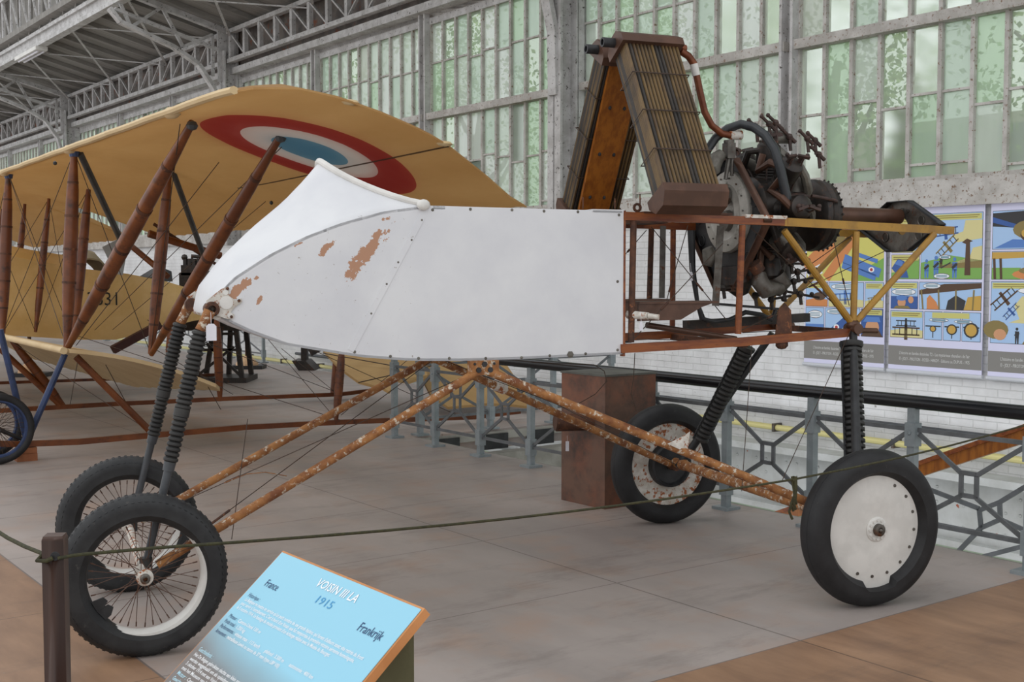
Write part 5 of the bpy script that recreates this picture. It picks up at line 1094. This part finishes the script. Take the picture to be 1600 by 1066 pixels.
b.ball(Kx+Vector((0, 0, -.004)), .014, 8); tag(b.build('rope_knot', M['rope']), 'bundled olive rope end knotted and hanging in front of the big rear wheel', 'rope')
# ================================================================ information lectern
TLc = Vector((-.62, 3.185, .9)); e = Vector((.607, -.795, 0)).normalized(); pd = Vector((-.795, -.607, 0)).normalized(); bt_ = R(40.7); dn = pd*math.cos(bt_)+Vector((0, 0, -math.sin(bt_))); nn = e.cross(dn).normalized()
if nn.z < 0: nn = -nn
W_, H_ = .70, .62
t = thing('information_lectern', 'sloping information lectern with a light blue panel in front of the aeroplane', 'sign', ID, (TLc+e*W_/2+dn*.3)*1.0-Vector((0, 0, (TLc+e*W_/2+dn*.3).z)))
def bp(i, j, k=0): return TLc+e*i+dn*j+nn*k
b = MB(); q = [bp(0, 0, -.022), bp(W_, 0, -.022), bp(W_, H_, -.022), bp(0, H_, -.022)]; b.prism(q, nn*.022); bd = b.build('panel_board', mat('beech_edge', 'cf8f58', 'bd7d48', 6), t, label='beech board behind the printed sheet')
m, nt, P, L = new_mat('printed_panel'); P.inputs['Roughness'].default_value = .35
tc = nt.nodes.new('ShaderNodeTexCoord'); off_ = OFF[t.name]
vm = nt.nodes.new('ShaderNodeVectorMath'); vm.operation = 'DOT_PRODUCT'; vm.inputs[1].default_value = tuple(dn); L.new(tc.outputs['Object'], vm.inputs[0])
vm2 = nt.nodes.new('ShaderNodeVectorMath'); vm2.operation = 'DOT_PRODUCT'; vm2.inputs[1].default_value = tuple(e); L.new(tc.outputs['Object'], vm2.inputs[0])
base_j = (TLc-off_).dot(dn); base_i = (TLc-off_).dot(e)
jj = mth(nt, 'SUBTRACT', vm.outputs['Value'], base_j); ii = mth(nt, 'SUBTRACT', vm2.outputs['Value'], base_i)
nz_ = noise(nt, 2.5, 2); f_ = mth(nt, 'SUBTRACT', mth(nt, 'ADD', jj, mth(nt, 'MULTIPLY', mth(nt, 'SUBTRACT', nz_.outputs[0], .5), .12)), mth(nt, 'MULTIPLY', ii, .12))
r_ = ramp(nt, f_, .215, .34, rgb('93cfe6'), rgb('756c67')); L.new(r_.outputs[0], P.inputs['Base Color'])
b = MB(); b.prism([bp(.006, .006, .0005), bp(W_-.006, .006, .0005), bp(W_-.006, H_-.006, .0005), bp(.006, H_-.006, .0005)], nn*.0015); sh = b.build('printed_sheet', m, t, label='light blue print fading to grey-brown')
cols = [flat('txt_white', 'f4f6f8'), flat('txt_navy', '24406e'), flat('txt_blue', '4d9fd0'), flat('txt_pale', 'bfe6f4')]
b = MB()
def tx(s, i, j, h, w_=None, c=0, shear=0, bold=.012): text(b, s, bp(i, j, .0032), e, -dn, h, w_, mi=c, shear=shear, bold=bold if c in (0, 3) else 0)
tx('VOISIN III LA', .262, .055, .024, .20, 0, .1, .012)
tx('1915', .308, .094, .022, .085, 2); tx('France', .057, .110, .022, .07, 1); tx('Frankrijk', .543, .112, .024, .105, 1)
tx('Historique :', .031, .154, .012, .065, 1)
LN = ["La Belgique ne mettra en service qu'un petit nombre de ces grands biplans, qui furent d'ailleurs assez vite retirés du front", "pour servir à l'entraînement. C'est à bord d'un Voisin que fut remportée la première victoire aérienne homologuée,", "le 5 octobre 1914. Le fuselage du musée provient d'un échange réalisé avec le Musée du Bourget."]
tx(LN[0], .034, .168, .010, .61); tx(LN[1], .032, .182, .010, .59); tx(LN[2], .030, .196, .010, .50)
for k, (a_, c_, l1, w1) in enumerate((('Moteur :', 'Canton-Unné 130 cv', .05, .13), ('Poids total :', '1.350 kg', .065, .05), ('Performances :', 'vitesse max : 113 km/h', .085, .14), ('Armement :', 'mitrailleuse Lewis ou canon de 37 mm (type LBP VIII)', .065, .29))):
    j = .225+k*.0165; tx(a_, .029, j, .011, l1, 1); tx(c_, .029+l1+.006, j, .010, w1, 0)
tx('plafond : 3.500 m', .29, .258, .010, .10); tx('autonomie : 400 km', .42, .258, .010, .115)
tx('Geschiedenis :', .030, .336, .012, .085, 3)
NL = ["Het De Belgen gebruikten slechts een klein aantal van deze grote tweedekkers, die al snel van het front", "werden weggehaald om als opleidingstoestel te dienen. Aan boord van een Voisin werd op", "5 oktober 1914 met een Voisin de eerste luchtoverwinning behaald. De romp werd geruild", "met het Museum van Le Bourget."]
for k, s_ in enumerate(NL): tx(s_, .029, .352+k*.0145, .010, (.60, .56, .55, .22)[k])
for k, (a_, c_) in enumerate((('Motor :', 'Canton-Unné 130 pk'), ('Gewicht :', '1.350 kg'), ('Prestaties :', 'max. snelheid : 113 km/u'), ('Bewapening :', 'Lewis mitrailleur of 37 mm kanon'))): tx(a_, .029, .412+k*.0165, .011, .055, 3); tx(c_, .092, .412+k*.0165, .010, .15, 0)
b.build('lettering', cols, sh)
b = MB(); pts = [bp(.06, .10, -.024), bp(W_-.035, .03, -.024), bp(W_-.035, H_-.06, -.024), bp(.06, H_-.06, -.024)]
lo = [Vector((p.x, p.y, 0)) for p in pts]; b.add(pts+lo, [(0, 1, 2, 3), (7, 6, 5, 4), (0, 4, 5, 1), (1, 5, 6, 2), (2, 6, 7, 3), (3, 7, 4, 0)]); b.build('plinth', mat('olive_plinth', '4d4a30', '57543a', 8, rough=.8), t, label='olive grey box plinth')
# paper tags
def ptag(p, label, w_=.035, h=.055):
    t = thing('paper_tag', label, 'tag', VF, tuple(Vector(p)))
    p = Vector(p); b = MB(); b.prism([p+Vector((-w_/2, 0, -.012)), p+Vector((-w_/4, 0, 0)), p+Vector((w_/4, 0, 0)), p+Vector((w_/2, 0, -.012)), p+Vector((w_/2, 0, -h)), p+Vector((-w_/2, 0, -h))], (0, .001, 0)); b.build('card', M['tagpaper'], t)
    MB().tube(p, p+Vector((0, .01, .05)), .001, n=4).build('string', M['tagpaper'], t)
ptag(VS(330, 506, -.49), 'white paper tag hanging from the rusty nose bracket beside the spring legs', .045, .075)
ptag(VS(1002, 503, -.53), 'small white paper tag hanging from the rusty stub behind the white panel', .02, .045)
ptag(VS(1080, 425, .05), 'grey-white paper tag hanging inside the open frame near the black column', .022, .05)
q = Vector((.395, 8.45, .45)); t = thing('paper_tag', 'small white paper tag hanging from the tube of the copper-brown box', 'tag', ID, tuple(q)); b = MB(); b.box(q+Vector((-.012, 0, -.07)), q+Vector((.012, .002, 0))); b.build('card', M['tagpaper'], t); MB().tube(q, q+Vector((0, .01, .04)), .001, n=4).build('string', M['tagpaper'], t)
